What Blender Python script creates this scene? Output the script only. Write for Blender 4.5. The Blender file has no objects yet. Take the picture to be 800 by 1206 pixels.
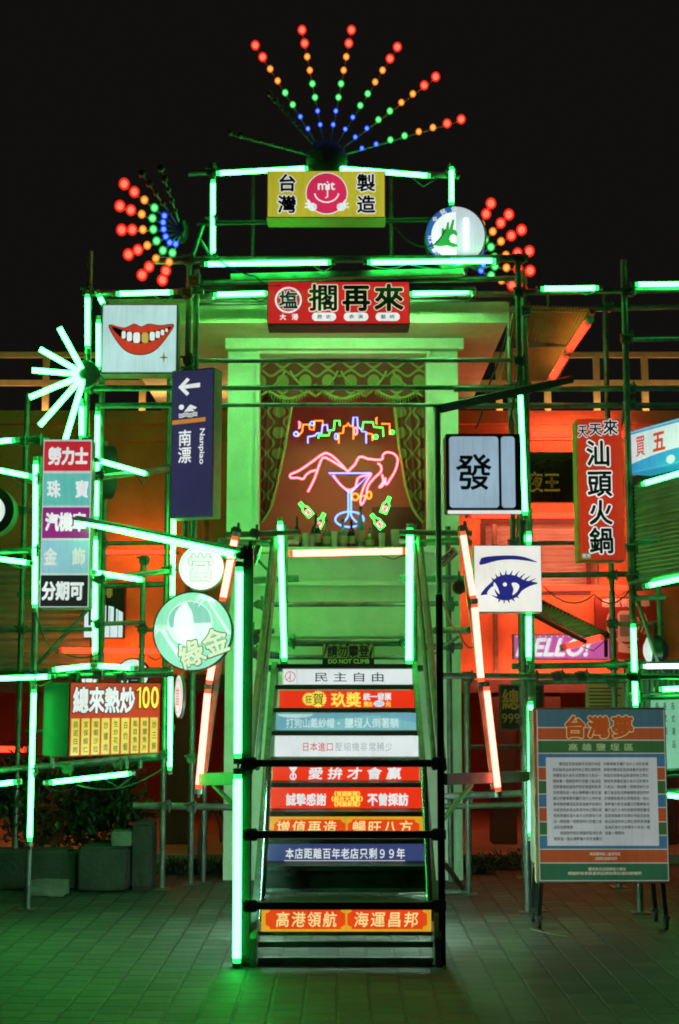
import bpy, bmesh, random
from math import sin, cos, tan, pi, radians, hypot, atan2
from mathutils import Vector, Matrix
from mathutils.geometry import tessellate_polygon
random.seed(7)
SC = bpy.context.scene
COL = SC.collection
# ------------------------------------------------------------------ camera, world, exposure
F = 50 / 24 * 800
TILT = radians(7.3)
EYE = 1.65
cd = bpy.data.cameras.new('camera'); cam = bpy.data.objects.new('camera', cd); COL.objects.link(cam)
cam.location = (0, 0, EYE); cam.rotation_euler = (radians(90) + TILT, 0, 0)
cd.sensor_fit = 'HORIZONTAL'; cd.sensor_width = 24; cd.lens = 50; cd.clip_end = 500; cd.clip_start = 0.1
SC.camera = cam
wd = bpy.data.worlds.new('World'); SC.world = wd; wd.use_nodes = True
bg = wd.node_tree.nodes['Background']
bg.inputs[0].default_value = (0.0054, 0.0050, 0.0044, 1); bg.inputs[1].default_value = 1.0
SC.view_settings.view_transform = 'Standard'; SC.view_settings.look = 'None'
SC.view_settings.exposure = 0; SC.view_settings.gamma = 1
sd = bpy.data.lights.new('sun', 'SUN'); sun = bpy.data.objects.new('sun', sd); COL.objects.link(sun)   # faint night fill over the photographer's shoulder
sd.energy = .03; sd.angle = radians(60); sd.color = (.85, 1.0, .82); sun.rotation_euler = (radians(48), 0, radians(-20))
cy = SC.cycles
cy.use_denoising = True
cy.filter_width = 1.9
cy.max_bounces = 6; cy.diffuse_bounces = 3; cy.glossy_bounces = 3; cy.transparent_max_bounces = 12
cy.sample_clamp_indirect = 3.0
cy.caustics_reflective = False; cy.caustics_refractive = False

def W(px, py, Y):
    """world point seen at photo pixel (px,py) lying at distance Y"""
    u = (px - 400) / F; v = (603 - py) / F
    k = Y / (cos(TILT) - v * sin(TILT))
    return Vector((u * k, Y, EYE + (sin(TILT) + v * cos(TILT)) * k))

def lin(c):
    return tuple((x / 255 / 12.92) if x / 255 <= .04045 else ((x / 255 + .055) / 1.055) ** 2.4 for x in c)

# ------------------------------------------------------------------ materials
def new_mat(name):
    m = bpy.data.materials.new(name); m.use_nodes = True
    return m, m.node_tree.nodes, m.node_tree.links, m.node_tree.nodes['Principled BSDF']

def surf(name, base, rough=.6, metal=0., var=.25, scale=6., bump=.15, bscale=60., emit=None, es=0., dirt=None):
    """procedural surface: noise in colour, roughness and relief"""
    m, N, L, b = new_mat(name)
    tc = N.new('ShaderNodeTexCoord')
    n1 = N.new('ShaderNodeTexNoise'); n1.inputs['Scale'].default_value = scale; n1.inputs['Detail'].default_value = 6
    n1.inputs['Roughness'].default_value = .65
    L.new(tc.outputs['Object'], n1.inputs['Vector'])
    r = N.new('ShaderNodeValToRGB'); L.new(n1.outputs['Fac'], r.inputs['Fac'])
    r.color_ramp.elements[0].position = .3; r.color_ramp.elements[1].position = .7
    lo = tuple(max(0, c * (1 - var)) for c in base) if dirt is None else dirt
    hi = tuple(min(1, c * (1 + var * .5)) for c in base)
    r.color_ramp.elements[0].color = (*lo, 1); r.color_ramp.elements[1].color = (*hi, 1)
    L.new(r.outputs['Color'], b.inputs['Base Color'])
    mr = N.new('ShaderNodeMapRange'); mr.inputs['To Min'].default_value = max(0.05, rough - .15); mr.inputs['To Max'].default_value = min(1, rough + .15)
    L.new(n1.outputs['Fac'], mr.inputs['Value']); L.new(mr.outputs['Result'], b.inputs['Roughness'])
    b.inputs['Metallic'].default_value = metal
    if bump:
        n2 = N.new('ShaderNodeTexNoise'); n2.inputs['Scale'].default_value = bscale; n2.inputs['Detail'].default_value = 4
        L.new(tc.outputs['Object'], n2.inputs['Vector'])
        bp = N.new('ShaderNodeBump'); bp.inputs['Strength'].default_value = bump; bp.inputs['Distance'].default_value = .02
        L.new(n2.outputs['Fac'], bp.inputs['Height']); L.new(bp.outputs['Normal'], b.inputs['Normal'])
    if emit:
        b.inputs['Emission Color'].default_value = (*emit, 1); b.inputs['Emission Strength'].default_value = es
    return m

def glow(name, rgb, es=1., base=.3, sample=True, var=.12):
    """backlit acrylic: photo colour (0-255) given off as light, slightly uneven, with a dull skin"""
    m, N, L, b = new_mat(name)
    c = lin(rgb)
    b.inputs['Base Color'].default_value = (*[x * base for x in c], 1)
    b.inputs['Roughness'].default_value = .35
    tc = N.new('ShaderNodeTexCoord')
    n = N.new('ShaderNodeTexNoise'); n.inputs['Scale'].default_value = 2.3; n.inputs['Detail'].default_value = 3
    L.new(tc.outputs['Object'], n.inputs['Vector'])
    mr = N.new('ShaderNodeMapRange'); mr.inputs['To Min'].default_value = es * (1 - 1.6 * var); mr.inputs['To Max'].default_value = es * (1 + 1.2 * var)
    mr.inputs['From Min'].default_value = .25; mr.inputs['From Max'].default_value = .75
    L.new(n.outputs['Fac'], mr.inputs['Value'])
    mp = N.new('ShaderNodeMapping'); mp.inputs['Scale'].default_value = (70, 70, 5); L.new(tc.outputs['Object'], mp.inputs[0])
    g2 = N.new('ShaderNodeTexNoise'); g2.inputs['Scale'].default_value = 1; g2.inputs['Detail'].default_value = 5; L.new(mp.outputs[0], g2.inputs['Vector'])
    m2 = N.new('ShaderNodeMapRange'); m2.inputs['From Min'].default_value = .35; m2.inputs['From Max'].default_value = .6; m2.inputs['To Min'].default_value = .90; m2.inputs['To Max'].default_value = 1.02
    L.new(g2.outputs['Fac'], m2.inputs['Value'])
    mu = N.new('ShaderNodeMath'); mu.operation = 'MULTIPLY'; L.new(mr.outputs['Result'], mu.inputs[0]); L.new(m2.outputs['Result'], mu.inputs[1]); L.new(mu.outputs[0], b.inputs['Emission Strength'])
    b.inputs['Emission Color'].default_value = (*c, 1)
    if not sample: m.cycles.emission_sampling = 'NONE'
    return m

def lamp_mat(name, lin_rgb):
    m, N, L, b = new_mat(name)
    N.remove(b)
    e = N.new('ShaderNodeEmission'); e.inputs['Color'].default_value = (*lin_rgb, 1); e.inputs['Strength'].default_value = 1
    L.new(e.outputs[0], N['Material Output'].inputs['Surface'])
    return m

G = 29.0
M = {}
M['green'] = lamp_mat('green_tube_light', (.80, G, 2.9))
M['orange'] = lamp_mat('warm_tube_light', (9., 1.35, .85))
M['red'] = lamp_mat('red_tube_light', (7., .15, .05))
M['wash'] = lamp_mat('warm_wall_fill', (48., 9.5, 6.))  # this and the other wall fills: strips added unseen behind tubes
M['wash_left'] = lamp_mat('orange_wall_fill', (34., 7., 1.8))
M['wash_green'] = lamp_mat('green_wall_fill', (62., 280., 75.))
M['wash_dim'] = lamp_mat('dim_green_wall_fill', (8., 30., 9.))
M['wash_awn'] = lamp_mat('amber_awning_fill', (22., 10., 2.))
M['canopy_fill'] = lamp_mat('green_canopy_fill', (15., 54., 14.))
M['arcade_fill'] = lamp_mat('red_arcade_fill', (40., 6., 1.6))
M['wash_warm'] = lamp_mat('warm_roof_fill', (34., 21., 8.))
for k_, c_ in (('green', (.06, 2.4, .3)), ('orange', (1.6, .16, .06)), ('red', (1.1, .03, .012)), ('white_l', (.8, 1., .95))): M[k_ + '_end'] = lamp_mat(k_ + '_tube_end_light', c_)
M['white_l'] = lamp_mat('white_tube_light', (3.2, 4.0, 3.8))
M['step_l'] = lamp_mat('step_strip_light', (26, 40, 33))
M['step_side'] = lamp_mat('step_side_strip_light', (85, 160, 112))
M['wash_pale'] = lamp_mat('pale_wall_fill', (22., 60., 38.))
M['pink_n'] = lamp_mat('pink_neon', (15., .75, 1.0))
M['blue_n'] = lamp_mat('blue_neon', (.75, 1.0, 6.0))
M['lblue_n'] = lamp_mat('light_blue_neon', (.40, .95, 4.0))
M['green_n'] = lamp_mat('green_neon', (.20, 4.5, .40))
M['orange_n'] = lamp_mat('orange_neon', (5., .70, .06))
M['b_red'] = lamp_mat('red_bulb', (9., .42, .26))
M['b_yel'] = lamp_mat('amber_bulb', (6., .85, .22))
M['b_grn'] = lamp_mat('green_bulb', (.5, 4., .75))
M['b_blu'] = lamp_mat('blue_bulb', (.4, .7, 6.))
def globe(name, rgb):
    m, N, L, b = new_mat(name); N.remove(b)
    e = N.new('ShaderNodeEmission'); e.inputs['Color'].default_value = (*rgb, 1); t = N.new('ShaderNodeBsdfTransparent'); x = N.new('ShaderNodeMixShader'); x.inputs[0].default_value = .42
    L.new(t.outputs[0], x.inputs[1]); L.new(e.outputs[0], x.inputs[2]); L.new(x.outputs[0], N['Material Output'].inputs['Surface']); m.cycles.emission_sampling = 'NONE'; return m
for k_, c_ in (('b_red', (1.5, .035, .012)), ('b_yel', (1.4, .35, .02)), ('b_grn', (.03, .9, .12)), ('b_blu', (.01, .10, 1.3))): M[k_ + '_globe'] = globe(k_[2:] + '_bulb_glass', c_)
M['b_off'] = surf('unlit_bulb', (.03, .03, .03), .3, bump=0)
M['pipe'] = surf('galvanised_pipe', (.17, .18, .175), .40, .55, .55, 9, .10, 40)
M['pipe_light'] = surf('pale_galvanised_pipe', (.45, .46, .42), .35, .3, .35, 9, .08, 40)
M['pipe_old'] = surf('rusty_pipe', (.20, .16, .11), .45, .4, .5, 9, .15, 40)
M['black_steel'] = surf('black_painted_steel', (.022, .022, .024), .38, .1, .4, 8, .08, 50)
M['coupler'] = surf('coupler_steel', (.12, .12, .11), .5, .6, .5, 25, .3, 80)
M['cap'] = surf('tube_end_cap', (.35, .35, .34), .5, 0, .2, 10, 0)
M['plaster'] = surf('pale_plaster', (.74, .75, .70), .85, 0, .22, 2.2, .22, 45)
M['orange_wall'] = surf('orange_stucco', (.58, .21, .075), .9, 0, .30, 1.6, .35, 50)
M['dark_wall'] = surf('dark_brown_wall', (.07, .035, .022), .8, 0, .4, 2, .2, 30)
M['roof'] = surf('roof_fascia', (.62, .57, .40), .7, 0, .3, 3, .2, 40)
M['rail_paint'] = surf('cream_rail_paint', (.42, .32, .18), .5, 0, .25, 7, .06, 30)
M['timber'] = surf('plain_timber', (.20, .11, .05), .7, 0, .4, 5, .2, 40)
M['sign_black'] = surf('sign_box_black', (.012, .012, .013), .6, 0, .3, 6, .05)
M['sign_metal'] = surf('sign_box_metal', (.30, .30, .28), .45, .3, .3, 6, .05)
M['stair_paint'] = surf('stair_green_grey_paint', (.15, .19, .15), .45, .1, .5, 7, .2, 60)
M['tread'] = surf('dark_tread_plate', (.030, .034, .030), .5, .2, .5, 9, .3, 90)
M['chrome'] = surf('stainless_pipe', (.55, .55, .54), .18, .9, .1, 5, 0)
M['stone'] = surf('planter_stone', (.04, .038, .034), .9, 0, .5, 5, .6, 25)
M['concrete'] = surf('concrete', (.14, .135, .125), .9, 0, .35, 5, .4, 35)
M['wood_dark'] = surf('shelf_wood', (.05, .022, .014), .5, 0, .4, 6, .1)
M['bottle_dark'] = surf('dark_bottle_glass', (.012, .02, .014), .12, 0, .2, 4, 0)
M['bottle_blue'] = surf('blue_bottle_glass', (.10, .16, .22), .12, 0, .2, 4, 0)
M['bottle_green'] = surf('olive_bottle_glass', (.10, .13, .03), .15, 0, .2, 4, 0)
M['cable'] = surf('black_cable', (.015, .015, .015), .5, 0, .2, 5, 0)
M['leaf'] = surf('dark_leaf', (.022, .038, .016), .55, 0, .5, 30, 0)
M['bark'] = surf('bark', (.06, .045, .03), .9, 0, .4, 12, .4, 40)
M['paper'] = surf('aged_paper', (.55, .42, .20), .9, 0, .15, 4, 0)
M['rubber'] = surf('black_rubber', (.02, .02, .02), .7, 0, .3, 8, .1)

def stripe_mat(name, base, pitch, axis='Z', rough=.5, depth=.6, dirt=.3):
    """corrugated / slatted sheet metal: sine relief along one object axis"""
    m, N, L, b = new_mat(name)
    tc = N.new('ShaderNodeTexCoord'); sp = N.new('ShaderNodeSeparateXYZ'); L.new(tc.outputs['Object'], sp.inputs[0])
    mu = N.new('ShaderNodeMath'); mu.operation = 'MULTIPLY'; mu.inputs[1].default_value = 2 * pi / pitch
    L.new(sp.outputs[axis], mu.inputs[0])
    s = N.new('ShaderNodeMath'); s.operation = 'SINE'; L.new(mu.outputs[0], s.inputs[0])
    bp = N.new('ShaderNodeBump'); bp.inputs['Strength'].default_value = depth; bp.inputs['Distance'].default_value = pitch * .25
    L.new(s.outputs[0], bp.inputs['Height']); L.new(bp.outputs[0], b.inputs['Normal'])
    n = N.new('ShaderNodeTexNoise'); n.inputs['Scale'].default_value = 3; n.inputs['Detail'].default_value = 6; L.new(tc.outputs['Object'], n.inputs[0])
    r = N.new('ShaderNodeValToRGB'); L.new(n.outputs['Fac'], r.inputs[0])
    r.color_ramp.elements[0].color = (*[c * (1 - dirt) for c in base], 1); r.color_ramp.elements[1].color = (*base, 1)
    r.color_ramp.elements[0].position = .3; r.color_ramp.elements[1].position = .65
    L.new(r.outputs[0], b.inputs['Base Color']); b.inputs['Roughness'].default_value = rough; b.inputs['Metallic'].default_value = .2
    return m
M['shutter'] = stripe_mat('roller_shutter', (.36, .34, .25), .075)
M['awning'] = stripe_mat('corrugated_sheet', (.42, .30, .16), .06, 'X')
M['sheet_blue'] = stripe_mat('blue_corrugated_sheet', (.42, .52, .55), .05, 'X')

def paver_mat():
    m, N, L, b = new_mat('concrete_pavers')
    tc = N.new('ShaderNodeTexCoord'); mp = N.new('ShaderNodeMapping'); mp.inputs['Rotation'].default_value = (0, 0, radians(90))
    L.new(tc.outputs['Object'], mp.inputs[0])
    nd = N.new('ShaderNodeTexNoise'); nd.inputs['Scale'].default_value = 9; nd.inputs['Detail'].default_value = 4; L.new(tc.outputs['Object'], nd.inputs[0])
    mx = N.new('ShaderNodeMix'); mx.data_type = 'VECTOR'; mx.inputs['Factor'].default_value = .022
    L.new(mp.outputs[0], mx.inputs[4]); L.new(nd.outputs['Color'], mx.inputs[5])
    bk = N.new('ShaderNodeTexBrick'); bk.offset = .5; bk.inputs['Scale'].default_value = 1
    bk.inputs['Brick Width'].default_value = .165; bk.inputs['Row Height'].default_value = .175
    bk.inputs['Mortar Size'].default_value = .011; bk.inputs['Mortar Smooth'].default_value = .4; bk.inputs['Bias'].default_value = -.1
    bk.inputs['Color1'].default_value = (.075, .075, .072, 1); bk.inputs['Color2'].default_value = (.010, .022, .021, 1); bk.inputs['Mortar'].default_value = (.010, .010, .010, 1)
    L.new(mx.outputs[1], bk.inputs['Vector'])
    n = N.new('ShaderNodeTexNoise'); n.inputs['Scale'].default_value = 2.6; n.inputs['Detail'].default_value = 10; n.inputs['Roughness'].default_value = .7
    L.new(tc.outputs['Object'], n.inputs[0])
    r = N.new('ShaderNodeValToRGB'); r.color_ramp.elements[0].position = .32; r.color_ramp.elements[1].position = .68
    r.color_ramp.elements[0].color = (.30, .30, .29, 1); r.color_ramp.elements[1].color = (1, 1, 1, 1); L.new(n.outputs['Fac'], r.inputs[0])
    mm = N.new('ShaderNodeMix'); mm.data_type = 'RGBA'; mm.blend_type = 'MULTIPLY'; mm.inputs['Factor'].default_value = 1
    L.new(bk.outputs['Color'], mm.inputs[6]); L.new(r.outputs[0], mm.inputs[7]); L.new(mm.outputs[2], b.inputs['Base Color'])
    n2 = N.new('ShaderNodeTexNoise'); n2.inputs['Scale'].default_value = 70; n2.inputs['Detail'].default_value = 5; L.new(tc.outputs['Object'], n2.inputs[0])
    ad = N.new('ShaderNodeMath'); ad.operation = 'MULTIPLY_ADD'; ad.inputs[1].default_value = .25
    inv = N.new('ShaderNodeMath'); inv.operation = 'SUBTRACT'; inv.inputs[0].default_value = 1; L.new(bk.outputs['Fac'], inv.inputs[1])
    L.new(n2.outputs['Fac'], ad.inputs[0]); L.new(inv.outputs[0], ad.inputs[2])
    bp = N.new('ShaderNodeBump'); bp.inputs['Strength'].default_value = 1.0; bp.inputs['Distance'].default_value = .012
    L.new(ad.outputs[0], bp.inputs['Height']); L.new(bp.outputs[0], b.inputs['Normal'])
    mr = N.new('ShaderNodeMapRange'); mr.inputs['To Min'].default_value = .45; mr.inputs['To Max'].default_value = .85; L.new(n.outputs['Fac'], mr.inputs['Value'])
    L.new(mr.outputs[0], b.inputs['Roughness'])
    return m
M['pavers'] = paver_mat()

def curtain_mat(name, s, rot):
    """retro cloth: round medallions with wavy bands between rows"""
    m, N, L, b = new_mat(name)
    tc = N.new('ShaderNodeTexCoord'); sp = N.new('ShaderNodeSeparateXYZ'); L.new(tc.outputs['Object'], sp.inputs[0])
    def mt(op, a, c=None):
        k = N.new('ShaderNodeMath'); k.operation = op
        for i, v in enumerate((a, c)):
            if v is None: continue
            if isinstance(v, (int, float)): k.inputs[i].default_value = v
            else: L.new(v, k.inputs[i])
        return k.outputs[0]
    X, Z = (sp.outputs['X'], sp.outputs['Z']) if not rot else (sp.outputs['Z'], sp.outputs['X'])
    x = mt('DIVIDE', X, s); z = mt('DIVIDE', Z, s * 1.15)
    fx = mt('SUBTRACT', mt('FRACT', mt('ADD', x, 100)), .5); fz = mt('SUBTRACT', mt('FRACT', mt('ADD', z, 100)), .5)
    d = mt('SQRT', mt('ADD', mt('MULTIPLY', fx, fx), mt('MULTIPLY', fz, fz)))
    disc = mt('LESS_THAN', d, .27)
    wv = mt('MULTIPLY', mt('COSINE', mt('MULTIPLY', x, 2 * pi)), -.12)
    w1 = mt('LESS_THAN', mt('ABSOLUTE', mt('SUBTRACT', mt('SUBTRACT', mt('ABSOLUTE', fz), .33), wv)), .05)
    msk = mt('MAXIMUM', disc, w1)
    mx = N.new('ShaderNodeMix'); mx.data_type = 'RGBA'; L.new(msk, mx.inputs[0])
    mx.inputs[6].default_value = (.17, .025, .018, 1); mx.inputs[7].default_value = (.26, .21, .085, 1)
    L.new(mx.outputs[2], b.inputs['Base Color']); b.inputs['Roughness'].default_value = .8
    return m
M['valance'] = curtain_mat('patterned_valance_cloth', .215, False)
M['drape'] = curtain_mat('patterned_drape_cloth', .20, True)
M['backdrop'] = surf('red_brown_backdrop', (.36, .12, .075), .8, 0, .18, 3, .1, 30)
M['trim_cloth'] = surf('tasselled_trim', (.32, .30, .10), .8, 0, .3, 30, .2)

# ------------------------------------------------------------------ mesh builder
class MB:
    def __init__(s): s.v = []; s.f = []; s.sm = False
    def add(s, vs, fs):
        o = len(s.v); s.v += [tuple(p) for p in vs]; s.f += [[i + o for i in f] for f in fs]; return s
    def box(s, c, d, rot=None, bev=0.):
        x, y, z = (k / 2 for k in d)
        if bev:
            bm = bmesh.new(); bmesh.ops.create_cube(bm, size=1)
            for v in bm.verts: v.co = Vector((v.co.x * d[0], v.co.y * d[1], v.co.z * d[2]))
            bmesh.ops.bevel(bm, geom=bm.edges[:], offset=bev, segments=2, affect='EDGES')
            bm.verts.index_update(); P = [v.co.copy() for v in bm.verts]; Fs = [[v.index for v in f.verts] for f in bm.faces]; bm.free()
        else:
            P = [Vector((a * x, b * y, e * z)) for a in (-1, 1) for b in (-1, 1) for e in (-1, 1)]
            Fs = [(0, 1, 3, 2), (4, 6, 7, 5), (0, 4, 5, 1), (2, 3, 7, 6), (0, 2, 6, 4), (1, 5, 7, 3)]
        if rot: P = [rot @ p for p in P]
        c = Vector(c); return s.add([p + c for p in P], Fs)
    def bb(s, x0, x1, y0, y1, z0, z1, bev=0.):
        return s.box(((x0 + x1) / 2, (y0 + y1) / 2, (z0 + z1) / 2), (x1 - x0, y1 - y0, z1 - z0), None, bev)
    def path(s, pts, r, n=10, cap=True, closed=False):
        pts = [Vector(p) for p in pts]; rs = r if isinstance(r, (list, tuple)) else [r] * len(pts)
        m = len(pts); base = len(s.v); prev = None
        for i, p in enumerate(pts):
            a = pts[(i - 1) % m] if (i or closed) else p; c = pts[(i + 1) % m] if (i < m - 1 or closed) else p
            t = (c - a).normalized() if (c - a).length > 1e-9 else Vector((0, 0, 1))
            if prev is None: prev = t.orthogonal().normalized()
            nx = (prev - t * prev.dot(t))
            nx = nx.normalized() if nx.length > 1e-6 else t.orthogonal().normalized()
            prev = nx; ny = t.cross(nx)
            for k in range(n):
                q = 2 * pi * k / n; s.v.append(tuple(p + (nx * cos(q) + ny * sin(q)) * rs[i]))
        for i in range(m if closed else m - 1):
            j = (i + 1) % m
            for k in range(n):
                l = (k + 1) % n
                s.f.append([base + i * n + k, base + i * n + l, base + j * n + l, base + j * n + k])
        if cap and not closed:
            s.f.append([base + k for k in range(n)][::-1]); s.f.append([base + (m - 1) * n + k for k in range(n)])
        return s
    def bar(s, p0, p1, w, h):
        """rectangular section bar between two points"""
        p0, p1 = Vector(p0), Vector(p1); d = p1 - p0; t = d.normalized()
        up = Vector((0, 0, 1)) if abs(t.z) < .95 else Vector((0, 1, 0))
        a = t.cross(up).normalized(); b = a.cross(t)
        R = Matrix((a, t, b)).transposed()
        return s.box((p0 + p1) / 2, (w, d.length, h), R)
    def prism(s, poly, y0, y1):
        """2-D outline (x,z) extruded in y; concave allowed; front at y0"""
        A = sum(poly[i][0] * poly[(i + 1) % len(poly)][1] - poly[(i + 1) % len(poly)][0] * poly[i][1] for i in range(len(poly)))
        if A < 0: poly = poly[::-1]
        n = len(poly); tri = tessellate_polygon([[Vector((x, z, 0)) for x, z in poly]])
        vs = [(x, y0, z) for x, z in poly] + [(x, y1, z) for x, z in poly]
        fs = []
        for t in tri:
            a, b, c = (poly[i] for i in t)
            if (b[0] - a[0]) * (c[1] - a[1]) - (c[0] - a[0]) * (b[1] - a[1]) < 0: t = (t[0], t[2], t[1])
            fs.append(list(t)); fs.append([t[0] + n, t[2] + n, t[1] + n])
        for i in range(n):
            j = (i + 1) % n; fs.append([i, i + n, j + n, j])
        return s.add(vs, fs)
    def ell(s, cx, cz, rx, rz, y0, y1, n=40, a0=0, a1=2 * pi):
        full = a1 - a0 > 6.28; k = n if full else n + 1
        return s.prism([(cx + rx * cos(a0 + (a1 - a0) * i / n), cz + rz * sin(a0 + (a1 - a0) * i / n)) for i in range(k)], y0, y1)
    def ring(s, cx, cz, r0, r1, y0, y1, n=40, a0=0, a1=2 * pi, ez=1.):
        full = a1 - a0 > 6.28; b = len(s.v)
        for i in range(n + 1):
            q = a0 + (a1 - a0) * i / n
            for r, y in ((r0, y0), (r1, y0), (r1, y1), (r0, y1)): s.v.append((cx + r * cos(q), y, cz + ez * r * sin(q)))
        for i in range(n):
            for k in range(4):
                l = (k + 1) % 4; s.f.append([b + i * 4 + k, b + i * 4 + 4 + k, b + i * 4 + 4 + l, b + i * 4 + l])
        if not full: s.f.append([b, b + 1, b + 2, b + 3]); s.f.append([b + n * 4 + k for k in (3, 2, 1, 0)])
        return s
    def lathe(s, c, prof, n=16):
        c = Vector(c); b = len(s.v); m = len(prof)
        for r, z in prof:
            for k in range(n): s.v.append((c.x + r * cos(2 * pi * k / n), c.y + r * sin(2 * pi * k / n), c.z + z))
        for i in range(m - 1):
            for k in range(n):
                l = (k + 1) % n; s.f.append([b + i * n + k, b + i * n + l, b + (i + 1) * n + l, b + (i + 1) * n + k])
        s.f.append([b + k for k in range(n)][::-1]); s.f.append([b + (m - 1) * n + k for k in range(n)])
        return s
    def sphere(s, c, r, n=12, sq=1.):
        return s.lathe(c, [(max(1e-4, r * sin(pi * i / 8)), -r * sq * cos(pi * i / 8)) for i in range(9)], n)
    def build(s, name, mat, parent=None, smooth=None, label=None):
        me = bpy.data.meshes.new(name); me.from_pydata(s.v, [], s.f); me.materials.append(M[mat] if isinstance(mat, str) else mat)
        if smooth or (smooth is None and s.sm):
            me.shade_smooth()
            me.set_sharp_from_angle(angle=radians(40))
        o = bpy.data.objects.new(name, me); COL.objects.link(o)
        if parent: o.parent = parent
        if label: o['label'] = label
        return o

def tag(o, label=None, cat=None, group=None, kind=None):
    if label: o['label'] = label
    if cat: o['category'] = cat
    if group: o['group'] = group
    if kind: o['kind'] = kind
    return o
def thing(name, label, cat, loc=(0, 0, 0), rz=0, group=None):
    o = bpy.data.objects.new(name, None); COL.objects.link(o); o.empty_display_size = .1
    o.location = loc; o.rotation_euler = (0, 0, rz)
    return tag(o, label, cat, group)

# ------------------------------------------------------------------ lettering
_gl = {}
def glyph(ch, off=0., res=3):
    k = (ch, res)
    if k not in _gl:
        c = bpy.data.curves.new('g', 'FONT'); c.body = ch; c.resolution_u = res; c.dimensions = '2D'; c.fill_mode = 'FRONT'
        o = bpy.data.objects.new('g', c); COL.objects.link(o)
        me = bpy.data.meshes.new_from_object(o)
        _gl[k] = ([tuple(v.co) for v in me.vertices], [list(p.vertices) for p in me.polygons])
        bpy.data.objects.remove(o); bpy.data.meshes.remove(me); bpy.data.curves.remove(c)
    return _gl[k]

def text_rect(mb, body, x0, x1, z0, z1, y, off=0., res=3, shear=0., rot=0., em=None):
    """fit a string's bounding box into a rectangle of the (x,z) plane"""
    vs, fs = glyph(body, off, res)
    if not vs: return
    if em:                                        # one CJK glyph placed by its em square
        bx0, bx1, by0, by1 = 0, 1, -.12, .88
    else:
        bx0 = min(v[0] for v in vs); bx1 = max(v[0] for v in vs); by0 = min(v[1] for v in vs); by1 = max(v[1] for v in vs)
    cx, cz = (x0 + x1) / 2, (z0 + z1) / 2
    k = 0 if off < .003 else (4 if off < .016 else (8 if off < .06 else 14))
    for j in range(k + (1 if off < .07 or k == 0 else 1)):          # a heavier weight is the glyph repeated round a small circle
        q = 2 * pi * j / k if k else 0; dx, dy = (off * cos(q), off * sin(q)) if j < k else (0, 0)
        P = []
        for v in vs:
            a = (v[0] + dx - bx0) / (bx1 - bx0) - .5; b = (v[1] + dy - by0) / (by1 - by0) - .5
            X = a * (x1 - x0) + shear * b * (z1 - z0); Z = b * (z1 - z0)
            P.append((cx + X * cos(rot) - Z * sin(rot), y - .00012 * j, cz + X * sin(rot) + Z * cos(rot)))
        mb.add(P, fs)

def smooth_pts(pts, n=5, closed=False):
    out = []; m = len(pts)
    for i in range(m if closed else m - 1):
        g = lambda k: pts[k % m] if closed else pts[max(0, min(m - 1, k))]
        p0, p1, p2, p3 = g(i - 1), g(i), g(i + 1), g(i + 2)
        for t in range(n):
            u = t / n
            out.append(tuple(.5 * ((2 * b) + (-a + c) * u + (2 * a - 5 * b + 4 * c - d) * u * u + (-a + 3 * b - 3 * c + d) * u ** 3) for a, b, c, d in zip(p0, p1, p2, p3)))
    if not closed: out.append(tuple(pts[-1]))
    return out

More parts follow.
